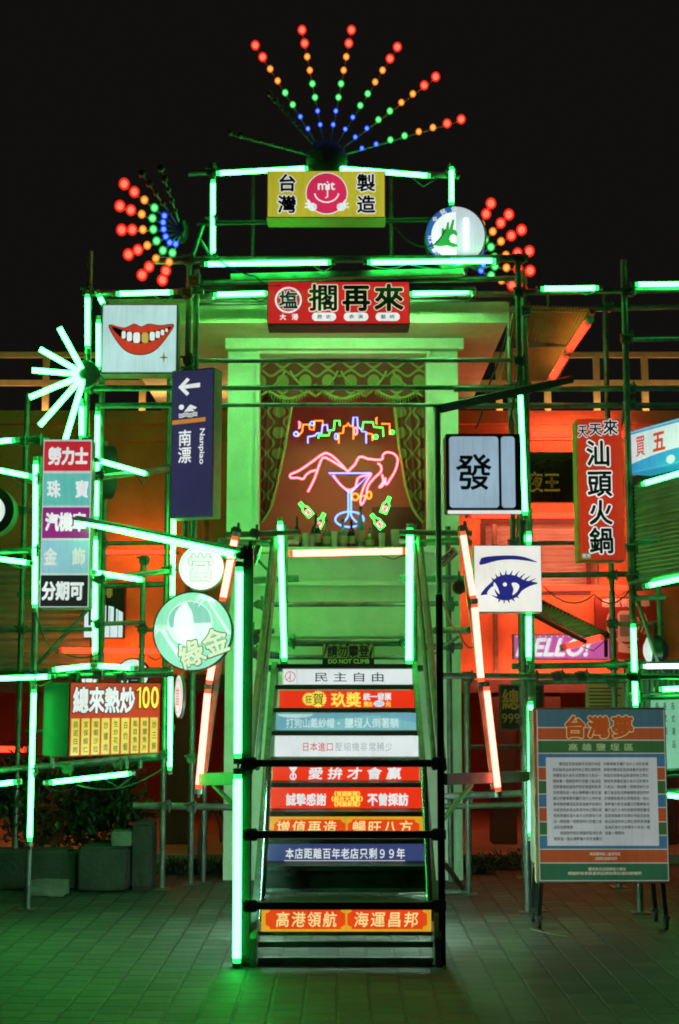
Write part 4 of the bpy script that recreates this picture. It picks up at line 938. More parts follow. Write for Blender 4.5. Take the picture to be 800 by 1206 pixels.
tube((545, 626, 10.0), (558, 706, 10.0), 'warm orange tube touching the edge of the eye sign', 'orange', .022, GO)
tube((559, 711, 10.0), (567, 803, 10.0), 'warm orange tube below the eye sign', 'orange', .024, GO)
tube((573, 809, 10.0), (587, 932, 10.0), 'long warm orange tube leaning right of the stairs next to the chalkboard', 'orange', .022, GO)
tube((341, 652, 11.5), (478, 649, 11.5), 'horizontal warm orange tube under the window bottles', 'orange', .026, GO)
GS = 'green tubes on the staircase'
tube((282, 668, 8.86), (280, 893, 8.86), 'upper green tube on the black post left of the stairs', 'green', .023, GS, wash='wash_pale')
tube((280, 912, 8.86), (279, 1134, 8.86), 'lower green tube reaching the paving left of the stairs', 'green', .025, GS, wash='wash_pale')
tube((330, 614, 11.36), (335, 779, 11.36), 'green tube at the head of the stairs, left of the do not climb sign', 'green', .021, GS, wash='wash_dim')
tube((483, 622, 11.36), (482, 782, 11.36), 'green tube at the head of the stairs, right of the do not climb sign', 'green', .027, GS, wash='wash_dim')

# small floodlights on the head of the stairs
for px, py, lb in ((300, 654, 'small tubular floodlight left of the head of the stairs'), (528, 656, 'small tubular floodlight right of the head of the stairs')):
    c = W(px, py, 11.1); t = thing('floodlight', lb, 'floodlight', c, 0, 'small floodlights')
    d = Vector((.5 if px > 400 else -.2, -.2, .45 if px > 400 else -.6)).normalized()
    MB().path([d * -.08, d * .08], .038, 14).build('housing', 'chrome', t, True); MB().path([d * .08, d * .083], .036, 14).build('lens', 'cap', t)
    MB().path([(0, 0, 0), (0, .12, .12)], .012, 8).build('bracket', 'coupler', t, True)
for px, py, lb in ((541, 692, 'round black spotlight right of the stair head'), (298, 752, 'round spotlight beside the left handrail')):
    c = W(px, py, 11.2); t = thing('spotlight', lb, 'spotlight', c, 0, 'round spotlights')
    m = MB(); m.lathe((0, 0, 0), [(.035, -.09), (.052, -.05), (.055, .05)], 16); m.v = [(x, -z, y) for x, y, z in m.v]; m.build('housing', 'black_steel', t, True)
    m = MB(); m.lathe((0, 0, .045), [(.04, 0), (.04, .008)], 16); m.v = [(x, -z, y) for x, y, z in m.v]; m.build('lens', 'bottle_dark', t)
    MB().path([(0, .02, .05), (0, .02, .13)], .011, 8).build('bracket', 'coupler', t, True)

# ================================================================== NEON PICTURE IN THE WINDOW
YN = YP + .22
def c6(x, y): return (320 + x / 4.4444, 460 + y / 4.4444)
def neon(root, name, pts, mat, r=.0085, closed=False, smooth=True):
    q = smooth_pts(pts, 5, closed) if smooth else pts
    o = root.location; P = [W(*c6(*a), YN) - o for a in q]
    MB().path(P, r, 8, True, closed).build(name, mat, root, True)
def ellpts(cx, cy, rx, ry, n=20, rot=0): return [(cx + rx * cos(2 * pi * i / n) * cos(rot) - ry * sin(2 * pi * i / n) * sin(rot), cy + rx * cos(2 * pi * i / n) * sin(rot) + ry * sin(2 * pi * i / n) * cos(rot)) for i in range(n)]
mt = thing('neon_sign', 'pink and blue neon of a woman lying across a martini glass', 'neon sign', W(*c6(400, 480), YN))
neon(mt, 'leg', [(95, 440), (150, 415), (215, 370), (262, 336), (290, 328), (330, 352), (385, 408)], 'pink_n')
neon(mt, 'foot', [(95, 443), (103, 457), (135, 456), (165, 462), (180, 442), (205, 424), (236, 416)], 'pink_n')
neon(mt, 'leg', [(190, 530), (225, 460), (255, 375), (275, 350), (310, 365), (360, 395), (400, 422)], 'pink_n')
neon(mt, 'torso', [(400, 422), (435, 388), (455, 352), (475, 347), (510, 358), (575, 361), (583, 338), (603, 323), (640, 331), (660, 360), (650, 412), (625, 458), (600, 492), (596, 456)], 'pink_n')
neon(mt, 'hair', [(596, 456), (586, 492), (564, 507), (584, 476), (578, 440)], 'pink_n')
neon(mt, 'arm', [(556, 380), (573, 396), (572, 425), (540, 455), (505, 500), (494, 556), (470, 598), (466, 560), (485, 500), (522, 436)], 'pink_n')
neon(mt, 'back', [(322, 442), (360, 492), (398, 519), (436, 508), (456, 456), (512, 442)], 'pink_n')
neon(mt, 'glass_bowl', [(300, 432), (520, 432), (416, 532), (404, 532)], 'blue_n', closed=True, smooth=False)
neon(mt, 'glass_stem', [(402, 534), (402, 652)], 'lblue_n', smooth=False); neon(mt, 'glass_stem', [(416, 534), (416, 652)], 'lblue_n', smooth=False)
neon(mt, 'glass_foot', ellpts(408, 674, 74, 40), 'lblue_n', closed=True); neon(mt, 'glass_foot', [(402, 652), (392, 672), (375, 690)], 'lblue_n'); neon(mt, 'glass_foot', [(416, 652), (428, 672), (446, 690)], 'lblue_n')
neon(mt, 'bow', ellpts(438, 556, 17, 17), 'orange_n', closed=True); neon(mt, 'bow', ellpts(510, 547, 12, 18), 'orange_n', closed=True); neon(mt, 'bow', [(452, 553), (500, 550)], 'orange_n', smooth=False)
sk = thing('neon_sign', 'small multicoloured neon skyline above the martini neon', 'neon sign', W(*c6(385, 205), YN))
for pts, mt_ in (([(137, 240), (160, 215), (165, 178), (195, 178), (200, 202), (221, 206), (226, 158), (268, 158), (268, 186)], 'orange_n'), ([(190, 275), (190, 242), (225, 236), (240, 222), (262, 222), (266, 182), (290, 178), (295, 212)], 'blue_n'),
                 ([(245, 250), (246, 234), (300, 234), (306, 208), (326, 206), (330, 158), (355, 158), (358, 184)], 'green_n'), ([(352, 276), (352, 225), (374, 222), (378, 186), (394, 184), (400, 170), (409, 184), (428, 189), (428, 254)], 'orange_n'),
                 ([(425, 186), (428, 140), (448, 140), (452, 190), (470, 204), (472, 214), (495, 216), (495, 276)], 'blue_n'), ([(502, 225), (526, 227), (528, 262)], 'orange_n'), ([(476, 202), (480, 165), (530, 165), (536, 190), (583, 194), (585, 240)], 'green_n'),
                 ([(575, 174), (618, 174), (618, 230)], 'orange_n')): neon(sk, 'skyline_tube', pts, mt_, .0075, smooth=False)
for cx, cy, rx, ry, mt_ in ((128, 227, 11, 11, 'blue_n'), (212, 172, 10, 10, 'lblue_n'), (545, 242, 10, 10, 'green_n'), (632, 218, 9, 9, 'green_n'), (440, 212, 8, 18, 'pink_n'), (338, 240, 7, 15, 'lblue_n')): neon(sk, 'ring_tube', ellpts(cx, cy, rx, ry, 14), mt_, .007, True)
for cx, cy, mt_ in ((150, 180, 'pink_n'), (541, 158, 'orange_n')):
    for a in (-.9, -.3, .3, .9): neon(sk, 'burst_tube', [(cx + 3, cy + 8 * a), (cx - 9 if mt_ == 'pink_n' else cx + 12, cy + 20 * a)], mt_, .006, smooth=False)
for cx, cy, rot, lb in ((178, 622, -.72, 'green neon bottle at the lower left of the martini neon'), (255, 685, .45, 'green neon bottle partly behind the row of real bottles'), (600, 600, .38, 'green neon bottle below the hair of the neon woman'), (553, 684, -.70, 'lowest green neon bottle right of the martini foot')):
    t = thing('neon_sign', lb, 'neon sign', W(*c6(cx, cy), YN), 0, 'green neon bottles')
    out = [(-7, -46), (7, -46), (7, -18), (17, -2), (17, 44), (-17, 44), (-17, -2), (-7, -18)]
    R2 = lambda a: (cx + a[0] * cos(rot) - a[1] * sin(rot), cy + a[0] * sin(rot) + a[1] * cos(rot))
    neon(t, 'bottle_outline', [R2(a) for a in out], 'green_n', .0075, True, False)
    neon(t, 'label_outline', [R2(a) for a in ellpts(0, 20, 7, 14, 12)], 'pink_n', .006, True)

# ================================================================== SIGNS
SB = 'sign_black'
# lips
s = Sign('light_box_sign', 'square light box with red lips and one gold tooth', 'sign', 121, 361, 211, 443, 11.1, .18)
s.body('sign_metal'); s.rect(123, 363, 209, 441, K('lips_panel', (182, 222, 218), .97, .35, True))
c3 = lambda x, y: (x / 2.963, 320 + y / 2.963)
lips = smooth_pts([(388, 198), (440, 207), (474, 194), (498, 203), (522, 194), (562, 199), (608, 197), (585, 240), (545, 284), (500, 298), (452, 288), (414, 250)], 4, True)
cx_, cy_ = 498, 240
s.poly([c3(cx_ + (x - cx_) * 1.03, cy_ + (y - cy_) * 1.05) for x, y in lips], BLK, 1.6); s.poly([c3(*a) for a in lips], K('lips_red', (196, 62, 38), .9, .3), 2.2)
s.poly([c3(*a) for a in smooth_pts([(396, 203), (440, 216), (500, 224), (560, 214), (602, 203), (578, 230), (535, 254), (485, 260), (432, 242)], 4, True)], BLK, 2.8)
TW = K('tooth_white', (226, 236, 230), .95, .3); TG = K('tooth_gold', (196, 170, 80), .9, .3)
for x, y, w, h_, g_ in ((438, 231, 14, 26, 0), (458, 237, 18, 32, 0), (483, 241, 24, 36, 0), (512, 241, 24, 36, 1), (537, 236, 18, 30, 0), (556, 230, 15, 24, 0), (572, 223, 12, 19, 0), (586, 215, 9, 12, 0)):
    r_ = [(x + w / 2 * (abs(cos(q)) ** .5) * (1 if cos(q) > 0 else -1), y + h_ / 2 * (abs(sin(q)) ** .5) * (1 if sin(q) > 0 else -1)) for q in [2 * pi * i / 20 for i in range(20)]]
    s.poly([c3(*a) for a in r_], TG if g_ else TW, 3.4, 'tooth')
s.poly([c3(578 + (20 if i % 2 == 0 else 5) * cos(i * pi / 4 + pi / 2) * (.8 if i % 4 else 1), 309 + (20 if i % 2 == 0 else 5) * sin(i * pi / 4 + pi / 2)) for i in range(8)], K('sparkle_gold', (128, 118, 50), .8, .3), 2.2)
s.done()
# swimming direction sign
s = Sign('direction_sign', 'tall navy sign with a white arrow, swimmer and orange stripe', 'sign', 206, 437, 256, 611, 11.02, .16, Y2=10.90)
s.body('sign_metal'); s.rect(208, 439, 255, 610, K('navy_panel', (54, 52, 92), .75, .35, True))
c7 = lambda x, y: (180 + x / 5.483, 420 + y / 5.483)
s.poly([c7(*a) for a in [(190, 207), (246, 148), (264, 162), (232, 194), (330, 187), (330, 216), (232, 218), (262, 250), (246, 266)]], 'white_backlit_print')
s.ell(*c7(212, 337), 3, 3.1, 'white_backlit_print'); s.poly([c7(*a) for a in [(230, 368), (262, 330), (272, 324), (312, 345), (300, 356), (282, 350), (296, 368)]], 'white_backlit_print')
for k in range(3): s.line([c7(196 + 12 * i, 380 + 10 * k + 4 * sin(i * 1.25)) for i in range(11)], 1.0, 'white_backlit_print')
s.poly([c7(*a) for a in [(154, 420), (368, 412), (368, 438), (154, 448)]], K('stripe_orange', (206, 130, 50), .9, .3))
s.row('南漂', 215.5, 508, 231.5, 548, 'white_backlit_print', 3, .014, vert=True); s.text('Nanpiao', 224, 525, 262, 533, 'white_backlit_print', 3, .012, rot=-pi / 2)
s.done()
# yellow top sign
s = Sign('light_box_sign', 'yellow light box with a pink smiling disc at the very top of the frame', 'sign', 315, 207, 454, 262, 11.0, .24)
s.body('orange_wall'); s.rect(316.5, 208, 452.5, 261, K('yellow_panel', (188, 182, 50), .9, .35, True))
PK = K('pink_disc', (206, 44, 84), .95, .35)
s.ell(385, 234, 24.5, 24.5, 'white_backlit_print', 1.6); s.ell(385, 234, 23.5, 23.5, PK, 2.2)
s.text('mıt', 375, 221.5, 394.5, 230, 'white_backlit_print', 3, .015); s.line([(386, 224), (386, 238.5), (383.5, 239.5)], 1.3, 'white_backlit_print', 3.2); s.ell(386, 221, .9, .9, 'white_backlit_print', 3.2)
s.line([(385 + 14 * cos(a), 233 + 11.5 * sin(a)) for a in [.12 + (pi - .24) * i / 18 for i in range(19)]], 1.5, 'white_backlit_print', 3.2)
for sx, hx in ((1, 368.5), (-1, 402)):
    s.ell(hx, 250, 5.2, 4.6, 'white_backlit_print', 3.4); 
    for a in (2.2, 2.75, 3.3): s.poly([(hx + sx * (5 * cos(a) + 6.5 * cos(a) * q + 1.3 * sin(a) * w), 249 - (5 * sin(a) + 5 * sin(a) * q) + w * 1.1) for q, w in ((0, -1), (.75, -1), (1, 0), (.75, 1), (0, 1))] if False else [(hx + sx * r * cos(a + d_), 249 - r * sin(a + d_)) for r, d_ in ((4, -.25), (8.6, -.12), (9.3, 0), (8.6, .12), (4, .25))], 'white_backlit_print', 3.4)
    s.ring(hx + sx * 3.2, 248.5, 1.4, 2.0, 'riser_grey_print', 4)
for ch, x, y in (('台', 328, 211), ('灣', 328, 236), ('製', 420, 211), ('造', 420, 236)):
    s.row(ch, x, y, x + 22, y + 21.5, 'white_backlit_print', 2.2, .075); s.row(ch, x, y, x + 22, y + 21.5, BLK, 3, .03)
s.done()
# round hand sign
s = Sign('round_sign', 'round blue rimmed sign with a green bird shaped hand, half its cover missing', 'sign', 501, 246, 572, 316, 11.08, .14)
c = s.p(536.5, 281); m_ = s.mb('sign_box', 'sign_metal'); r = s.h / 2; m_.ring(0, 0, r * .96, r, -.07, .07); m_.ell(0, 0, r * .97, r * .97, .04, .07)
s.ell(536.5, 281, 33.5, 34, K('round_white', (238, 244, 246), 1.1, .35, True), 1, 'face', pi / 2, 3 * pi / 2)
s.ring(536.5, 281, 28, 34.2, K('rim_blue', (46, 104, 176), .9, .35), 1.6, 'emblem', pi / 2, 3 * pi / 2)
c8 = lambda x, y: (490 + x / 4.706, 240 + y / 4.706)
s.poly([c8(*a) for a in [(100, 248), (106, 226), (138, 205), (139, 155), (149, 148), (158, 172), (170, 120), (181, 117), (180, 162), (199, 105), (211, 105), (201, 160), (214, 160), (226, 180), (222, 197), (206, 184), (190, 190), (180, 210), (190, 230), (222, 240), (228, 252), (200, 258), (170, 246), (132, 252)]], K('hand_green', (44, 168, 70), .9, .3), 2.2)
for i, ch in enumerate('全民健'):
    a = radians(142 - 24 * i); x, y = 536.5 + 31 * cos(a), 281 - 31 * sin(a); s.text(ch, x - 3.2, y - 3.2, x + 3.2, y + 3.2, 'white_backlit_print', 3, .02, rot=a - pi / 2)
for i, ch in enumerate('NATIO'):
    a = radians(184 + 10 * i); x, y = 536.5 + 31 * cos(a), 281 - 31 * sin(a); s.text(ch, x - 1.8, y - 2.2, x + 1.8, y + 2.2, 'white_backlit_print', 3, .02, rot=a + pi / 2)
s.ell(536.5, 281, 33.5, 34, K('bare_reflector', (196, 212, 218), .95, .35), .8, 'reflector', -pi / 2, pi / 2)
b_ = s.p(548, 298); t_ = s.p(548, 262); s.mb('inner_lamp', 'white_l').path([(b_[0], -.092, b_[1]), (t_[0], -.092, t_[1])], .018, 10)
s.done()
# red brush lettering sign
s = Sign('light_box_sign', 'long red light box with black brush lettering above the window', 'sign', 316, 337, 482, 387, 11.25, .28)
s.body(SB); s.rect(317, 338, 481, 386, K('red_panel', (196, 34, 36), .95, .4, True))
s.ring(340.5, 359, 13.2, 15.2, 'white_backlit_print'); s.row('塩', 329.5, 348, 351.5, 370, 'white_backlit_print', 2.4, .06); s.row('塩', 329.5, 348, 351.5, 370, BLK, 3.2, .03)
s.row('大', 330.5, 375, 338, 382.5, 'white_backlit_print', 3, .03); s.row('港', 344.5, 375, 352, 382.5, 'white_backlit_print', 3, .03)
for ch, x0, x1 in (('擱', 364, 399), ('再', 403, 436), ('來', 440, 475)): s.row(ch, x0, 340, x1, 372.5, K('brush_outline', (235, 226, 190), .9, .3), 2.4, .06); s.row(ch, x0, 340, x1, 372.5, BLK, 3.2, .022 if ch == '擱' else .036)
for tx, x0, x1 in (('歷史', 368, 396), ('表演', 405, 433.5), ('藝術', 442, 470)):
    s.poly([(x0 + 4.5 + 4.5 * cos(a), 378.5 + 4.8 * sin(a)) for a in [pi / 2 + pi * i / 8 for i in range(9)]] + [(x1 - 4.5 + 4.5 * cos(a), 378.5 + 4.8 * sin(a)) for a in [-pi / 2 + pi * i / 8 for i in range(9)]], 'white_backlit_print', 2.2)
    s.row(tx, x0 + 4, 374.5, x1 - 4, 382.5, 'riser_dark_print', 3, .012, fill=.62)
s.done()
# five colour pawnshop sign
s = Sign('light_box_sign', 'tall light box of five coloured panels with white lettering', 'sign', 51, 519, 109, 717, 10.95, .16)
s.body('sign_metal')
for y0, y1, nm, col in ((522, 557, 'panel_red', (198, 44, 54)), (560, 597.5, 'panel_teal', (98, 190, 180)), (600, 636, 'panel_purple', (142, 42, 122)), (638.5, 676.5, 'panel_blue', (140, 186, 206)), (679, 715, 'panel_black', (30, 34, 34))):
    s.rect(52.5, y0, 107.5, y1, K(nm, col, .92, .4, True), 1.5, 'colour_panel')
s.rect(51.5, 520, 108.5, 716, K('panel_white', (200, 216, 212), .8, .4), 1, 'backing')
WB = 'white_backlit_print'
s.row('勞力士', 57.5, 529, 104.5, 550, WB, 4, .05); s.row('珠', 57, 568, 73, 589, WB, 4, .035); s.row('寶', 90, 568, 106, 589, WB, 4, .035); s.row('汽機車', 56, 606, 104, 628, WB, 4, .05)
s.row('金', 55, 647, 71, 668, K('gold_sign_letter', (212, 220, 212), .9, .3), 4, .035); s.row('飾', 88, 647, 104, 668, 'gold_sign_letter', 4, .035); s.row('分期可', 54, 686, 103, 708, WB, 4, .05)
s.done()
# round pawn sign and palm sign
def round_sign(label, cx, cy, r, Y, t, face, rim, yaw=0, name='round_sign', rimw=.05):
    s = Sign(name, label, 'sign', cx - r, cy - r, cx + r, cy + r, Y, t, yaw)
    if yaw: s.w = s.h
    R = s.h / 2; m = s.mb('sign_box', rim); m.ring(0, 0, R * (1 - rimw), R, -t / 2, t / 2); m.ell(0, 0, R * .97, R * .97, t / 2 - .01, t / 2 - .002)
    s.mb('face', face).ell(0, 0, R * (1 - rimw * .8), R * (1 - rimw * .8), -t / 2 + .002, -t / 2 + .006); return s
s = round_sign('white round sign with one outlined pawn character above the palm tree sign', 238, 669, 27, 10.2, .10, K('pawn_white', (240, 246, 246), 1.1, .35, True), 'sign_metal', rimw=.03)
GL_ = K('pawn_outline', (176, 188, 188), .8, .3)
s.ring(238, 669, 23.2, 23.9, GL_, 2); s.row('當', 221.5, 652, 253, 686, GL_, 2.2, .055); s.row('當', 221.5, 652, 253, 686, K('pawn_fill', (232, 240, 240), .95, .3), 3, .028); s.done()
s = round_sign('pale green round sign with white palm trees and a moon shaped fruit', 228, 744, 47, 9.9, .12, K('palm_green', (152, 222, 192), 1.0, .35, True), 'sign_black', rimw=.035)
c9 = lambda x, y: (180 + x / 5.482, 640 + y / 5.482)
PWH = K('palm_white', (226, 244, 236), 1.05, .3)
s.ell(*c9(245, 520), 26.5, 26.5, PWH, 1.4); s.poly([c9(245 + 138 * cos(a), 515 + 135 * sin(a)) for a in [-pi * .55 + i * pi * .55 / 14 for i in range(15)]] + [c9(270, 520), c9(262, 460)], K('fruit_teal', (150, 208, 196), .9, .3), 1.8)
s.poly([c9(*a) for a in smooth_pts([(150, 440), (200, 405), (250, 430), (262, 500), (265, 580), (230, 640), (170, 600), (145, 520)], 4, True)], K('fruit_white', (240, 246, 246), 1.1, .3), 2.2)
s.poly([c9(*a) for a in smooth_pts([(110, 480), (150, 420), (205, 395), (175, 420), (148, 470), (140, 540), (118, 540)], 4, True)], 'fruit_teal', 2.4)
def inside(q, r=45.2):
    d = hypot(q[0] - 228, q[1] - 744); k = min(1, r / d) if d else 1; return (228 + (q[0] - 228) * k, 744 + (q[1] - 744) * k)
def palm(bx, by, tx, ty, w0, w1, k):
    s.poly([inside(q) for q in (c9(bx - w0, by), c9(tx - w1, ty), c9(tx + w1, ty), c9(bx + w0, by))], PWH, 2.6)
    for a, l in ((-.2, 95), (.35, 85), (.95, 75), (-.75, 85), (2.2, 80), (2.75, 95), (3.3, 95), (3.9, 85), (1.6, 70)):
        ex, ey = tx + l * k * cos(a), ty + l * k * (-sin(a)) * .6 + 22 * k; mx, my = tx + l * .5 * k * cos(a), ty - l * .42 * k * sin(a) - 14 * k
        nx, ny = -(ey - ty) / l * 7, (ex - tx) / l * 7
        s.poly([inside(q, 44 + .4 * a) for q in (c9(tx, ty), c9(mx + nx, my + ny), c9(ex, ey), c9(mx - nx, my - ny))], PWH, 2.8 + .02 * abs(a))
palm(185, 735, 62, 560, 18, 9, .8); palm(505, 590, 355, 365, 13, 8, 1.0)
YGR = K('lucky_yellow', (222, 232, 196), .95, .3); YGO = ink('lucky_outline', (120, 120, 80))
for ch, x, y, h_, rr in (('綠', 259, 715, 17, .42), ('金', 410, 636, 17, .35)):
    cx_, cy_ = c9(x, y)
    s.text(ch, cx_ - 14.6, cy_ - h_ * .9, cx_ + 14.6, cy_ + h_ * .9, YGO, 3.4, .05, rot=rr); s.text(ch, cx_ - 14, cy_ - h_ * .86, cx_ + 14, cy_ + h_ * .86, YGR, 4.2, .03, rot=rr)
s.done()
s = round_sign('small white sign turned edge on, below the palm tree sign', 212, 820, 26, 11.0, .025, K('oval_white', (232, 236, 236), .95, .35, True), 'sign_metal', radians(-72), rimw=.05); s.ring(212, 820, 19, 20, K('oval_pink', (220, 120, 130), .9, .3), 2); s.row('當', 200, 808, 224, 832, 'oval_pink', 2.4, .01); s.done()
s = round_sign('dark rimmed round sign turned edge on beside the five colour sign', 121, 556, 31, 11.75, .16, K('edge_pink', (222, 200, 206), .8, .35, True), 'sign_black', radians(-68)); s.done()
s = round_sign('round white sign with a thick dark rim cut by the left photo edge', -10, 603, 29, 11.0, .16, K('edge_white', (222, 236, 230), .95, .35, True), 'sign_black', rimw=.36); s.done()
s = round_sign('round white sign half hidden by the pipe above the dish menu sign', 157, 795, 20, 13.2, .1, K('behind_white', (226, 236, 236), .9, .35, True), 'sign_black', rimw=.08); s.row('酒', 146, 784, 168, 806, BLK, 3, .05); s.done()
s = round_sign('little white sign just above the heading of the dish menu sign', 106, 801, 9.5, 12.9, .08, 'behind_white', 'sign_metal', rimw=.08); s.ring(106, 801, 4, 5, 'riser_red_print', 2.5); s.done()
# dish menu sign
s = Sign('light_box_sign', 'red light box with a white heading, the number 100 and nine yellow dish strips', 'sign', 66, 804, 173, 889, 11.0, .36, Y2=11.6)
s.body('sign_black'); s.rect(67, 805, 172, 888, K('menu_red', (196, 62, 34), .85, .35, True))
for i, ch in enumerate('總來熱炒'): s.row(ch, 69 + 18 * i, 809, 87 + 18 * i, 840, BLK, 2.4, .085); s.row(ch, 69 + 18 * i, 809, 87 + 18 * i, 840, WB, 3.2, .040)
s.poly([(145, 835), (145, 815), (142, 816.5), (142, 813), (146.5, 808), (149, 808), (149, 835)], BLK, 2.4, 'lettering'); s.poly([(146, 834), (146, 812), (143, 814.5), (143, 813), (147, 809), (148.2, 809), (148.2, 834)], 'riser_yellow_print', 3.2, 'lettering')
for ch, xa, xb in (('0', 150, 158.5), ('0', 160.5, 169.5)): s.text(ch, xa, 809, xb, 834, BLK, 2.4, .065); s.text(ch, xa, 809, xb, 834, 'riser_yellow_print', 3.2, .025)
YS_ = K('menu_yellow', (222, 206, 84), .9, .35, True)
for i, ch in enumerate(('蒜泥白肉', '宮保蝦仁', '龍蝦沙拉', '炒螺肉', '生炒花枝', '白灼蝦', '虱目魚肚', '椒鹽魚片', '炒三鮮')):
    x = 68.3 + 11.5 * i; s.rect(x, 845.5, x + 9, 887, YS_, 2, 'dish_strip'); s.row(ch, x + 1, 847.5, x + 8, 885.5, BLK, 3.4, .005, vert=True, fill=.8 if len(ch) == 4 else .74)
s.done()
# piano key sign on the rear wall
s = Sign('light_box_sign', 'black sign with white piano keys on the rear orange wall', 'sign', 100, 690, 147, 752, 14.8, .14)
s.body(SB); s.poly([(101, 751), (101, 716), (110, 714), (122, 713), (134, 715), (146, 722), (146, 751)], K('keys_white', (196, 226, 226), 1.0, .35, True), 1.4, 'keys')
for x in (106, 118.5, 126.5, 135.5): s.rect(x, 712, x + 2.6, 737, BLK, 2.4, 'black_key')
for x in (112, 121.8, 131, 140.5): s.line([(x, 716), (x, 751)], .6, BLK, 2.2, 'key_gap')
s.row('咖啡', 108, 692.5, 134, 705, K('coffee_letter', (150, 150, 60), .7, .3), 2.4, .02); s.done()
# mahjong tile
s = Sign('light_box_sign', 'dark framed light box shaped as a pale mahjong tile with one green black character', 'sign', 524, 514, 612, 604, 10.6, .24)
s.body(SB); 
def rr_(x0, y0, x1, y1, r): return [(cx + r * cos(a), cy + r * sin(a)) for cx, cy, a0 in ((x1 - r, y1 - r, 0), (x0 + r, y1 - r, pi / 2), (x0 + r, y0 + r, pi), (x1 - r, y0 + r, 3 * pi / 2)) for a in [a0 + pi / 2 * i / 5 for i in range(6)]]
MJ = K('tile_pale', (154, 182, 200), .88, .35, True)
s.poly(rr_(528, 517.5, 585.5, 600.5, 4), MJ, 1.4, 'face'); s.poly(rr_(588.5, 517.5, 604.5, 600.5, 3.5), MJ, 1.4, 'tile_side'); s.rect(586, 517, 588, 601, SB, 1.8, 'divider')
s.row('發', 535, 537, 578, 581, ink('tile_green', (8, 58, 56)), 2.6, .016); s.rect(526, 603.5, 611, 607, 'white_backlit_print', 1, 'lower_lip', .03)
s.done()
# eye
s = Sign('light_box_sign', 'white light box with a blue painted eye and eyebrow', 'sign', 557, 643, 637, 722, 10.55, .14)
s.body('sign_metal'); s.rect(558, 644, 636, 721, K('eye_white', (234, 238, 228), 1.0, .35, True))
ce = lambda x, y: (500 + x / 2.667, 620 + y / 2.667); EB = K('eye_blue', (40, 46, 132), .8, .3)
s.poly([ce(*a) for a in smooth_pts([(174, 124), (174, 108), (184, 100), (230, 95), (285, 95), (320, 102), (352, 116), (318, 111), (270, 107), (225, 111)], 4, True)], EB)
s.poly([ce(*a) for a in smooth_pts([(173, 218), (186, 198), (205, 180), (224, 163), (252, 154), (285, 158), (312, 172), (352, 180), (328, 190), (303, 204), (290, 220), (268, 232), (245, 235), (226, 230), (212, 222), (198, 216)], 4, True)], EB, 2)
EWH = K('eye_highlight', (234, 238, 228), 1.0, .3)
s.poly([ce(*a) for a in smooth_pts([(193, 213), (204, 196), (214, 192), (218, 208), (224, 222), (210, 218)], 3, True)], EWH, 2.8); s.poly([ce(*a) for a in smooth_pts([(270, 182), (284, 180), (294, 190), (286, 208), (272, 218), (276, 200)], 3, True)], EWH, 2.8)
s.poly([ce(*a) for a in smooth_pts([(216, 178), (226, 194), (232, 214), (224, 208), (214, 192)], 3, True)], EWH, 2.8); s.ell(*ce(249, 185), 2.3, 2.3, EWH, 3)
for x, y, dx, dy in ((226, 164, -8, -14), (238, 158, -4, -16), (252, 155, 2, -17), (267, 155, 8, -17), (283, 158, 13, -17), (298, 164, 17, -16), (311, 171, 22, -16), (322, 178, 28, -14), (214, 172, -8, -10), (232, 233, -6, 9), (246, 236, 0, 10), (259, 234, 5, 10), (272, 230, 8, 9), (284, 222, 10, 7)):
    n_ = hypot(dx, dy); s.poly([ce(x - dy / n_ * 3.4, y + dx / n_ * 3.4), ce(x + dx, y + dy), ce(x + dy / n_ * 3.4, y - dx / n_ * 3.4)], EB, 2.2, 'eyelash')
s.done()
# hot pot sign
s = Sign('light_box_sign', 'tall red light box with large black hot pot lettering outlined in white', 'sign', 678, 496, 732, 662, 11.25, .20)
s.body('orange_wall'); s.rect(679, 497, 731, 661, K('hotpot_red', (196, 52, 28), .8, .4, True))
for ch, q in (('天', (679.5, 503, 691, 518.5)), ('天', (692.5, 500.5, 708, 516.5)), ('來', (709, 496.5, 727, 515.5)), ('汕', (688.5, 521, 717.5, 552.5)), ('頭', (689, 556, 718.5, 588)), ('火', (690, 590.5, 718.5, 621)), ('鍋', (690, 623, 719, 654))):
    s.row(ch, *q, WB, 2.4, .075); s.row(ch, *q, BLK, 3.2, .026)
s.rect(681, 653, 692, 659.5, K('hotpot_tag', (70, 130, 80), .7, .3), 2); s.row('夜市', 681.5, 653.5, 691.5, 659, WB, 3, .0); s.done()
# blue and white sign running out of the frame
s = Sign('light_box_sign', 'white light box with a blue lower band and thin red lettering at the right edge', 'sign', 754, 495, 862, 548, 11.3, .2, Y2=10.3)
s.body(K('box_cyan', (40, 150, 190), .8, .4)); s.rect(756, 497, 861, 546, K('promo_white', (214, 226, 230), .9, .35, True))
s.poly([(756, 546), (756, 536)] + [(756 + 105 * i / 12, 536 - 3 * sin(i / 12 * 4) - i * .6) for i in range(1, 13)] + [(861, 546)], K('promo_blue', (52, 152, 204), .9, .35), 1.6, 'band'); s.line([(756, 499), (861, 499)], 2.5, 'promo_blue', 1.8, 'band')
s.row('買', 763, 503, 775, 530, 'riser_red_print', 3, .012); s.row('五', 784, 503, 800, 530, 'riser_red_print', 3, .03); s.ell(805, 541, 5, 5, 'promo_white', 2.4); s.done()
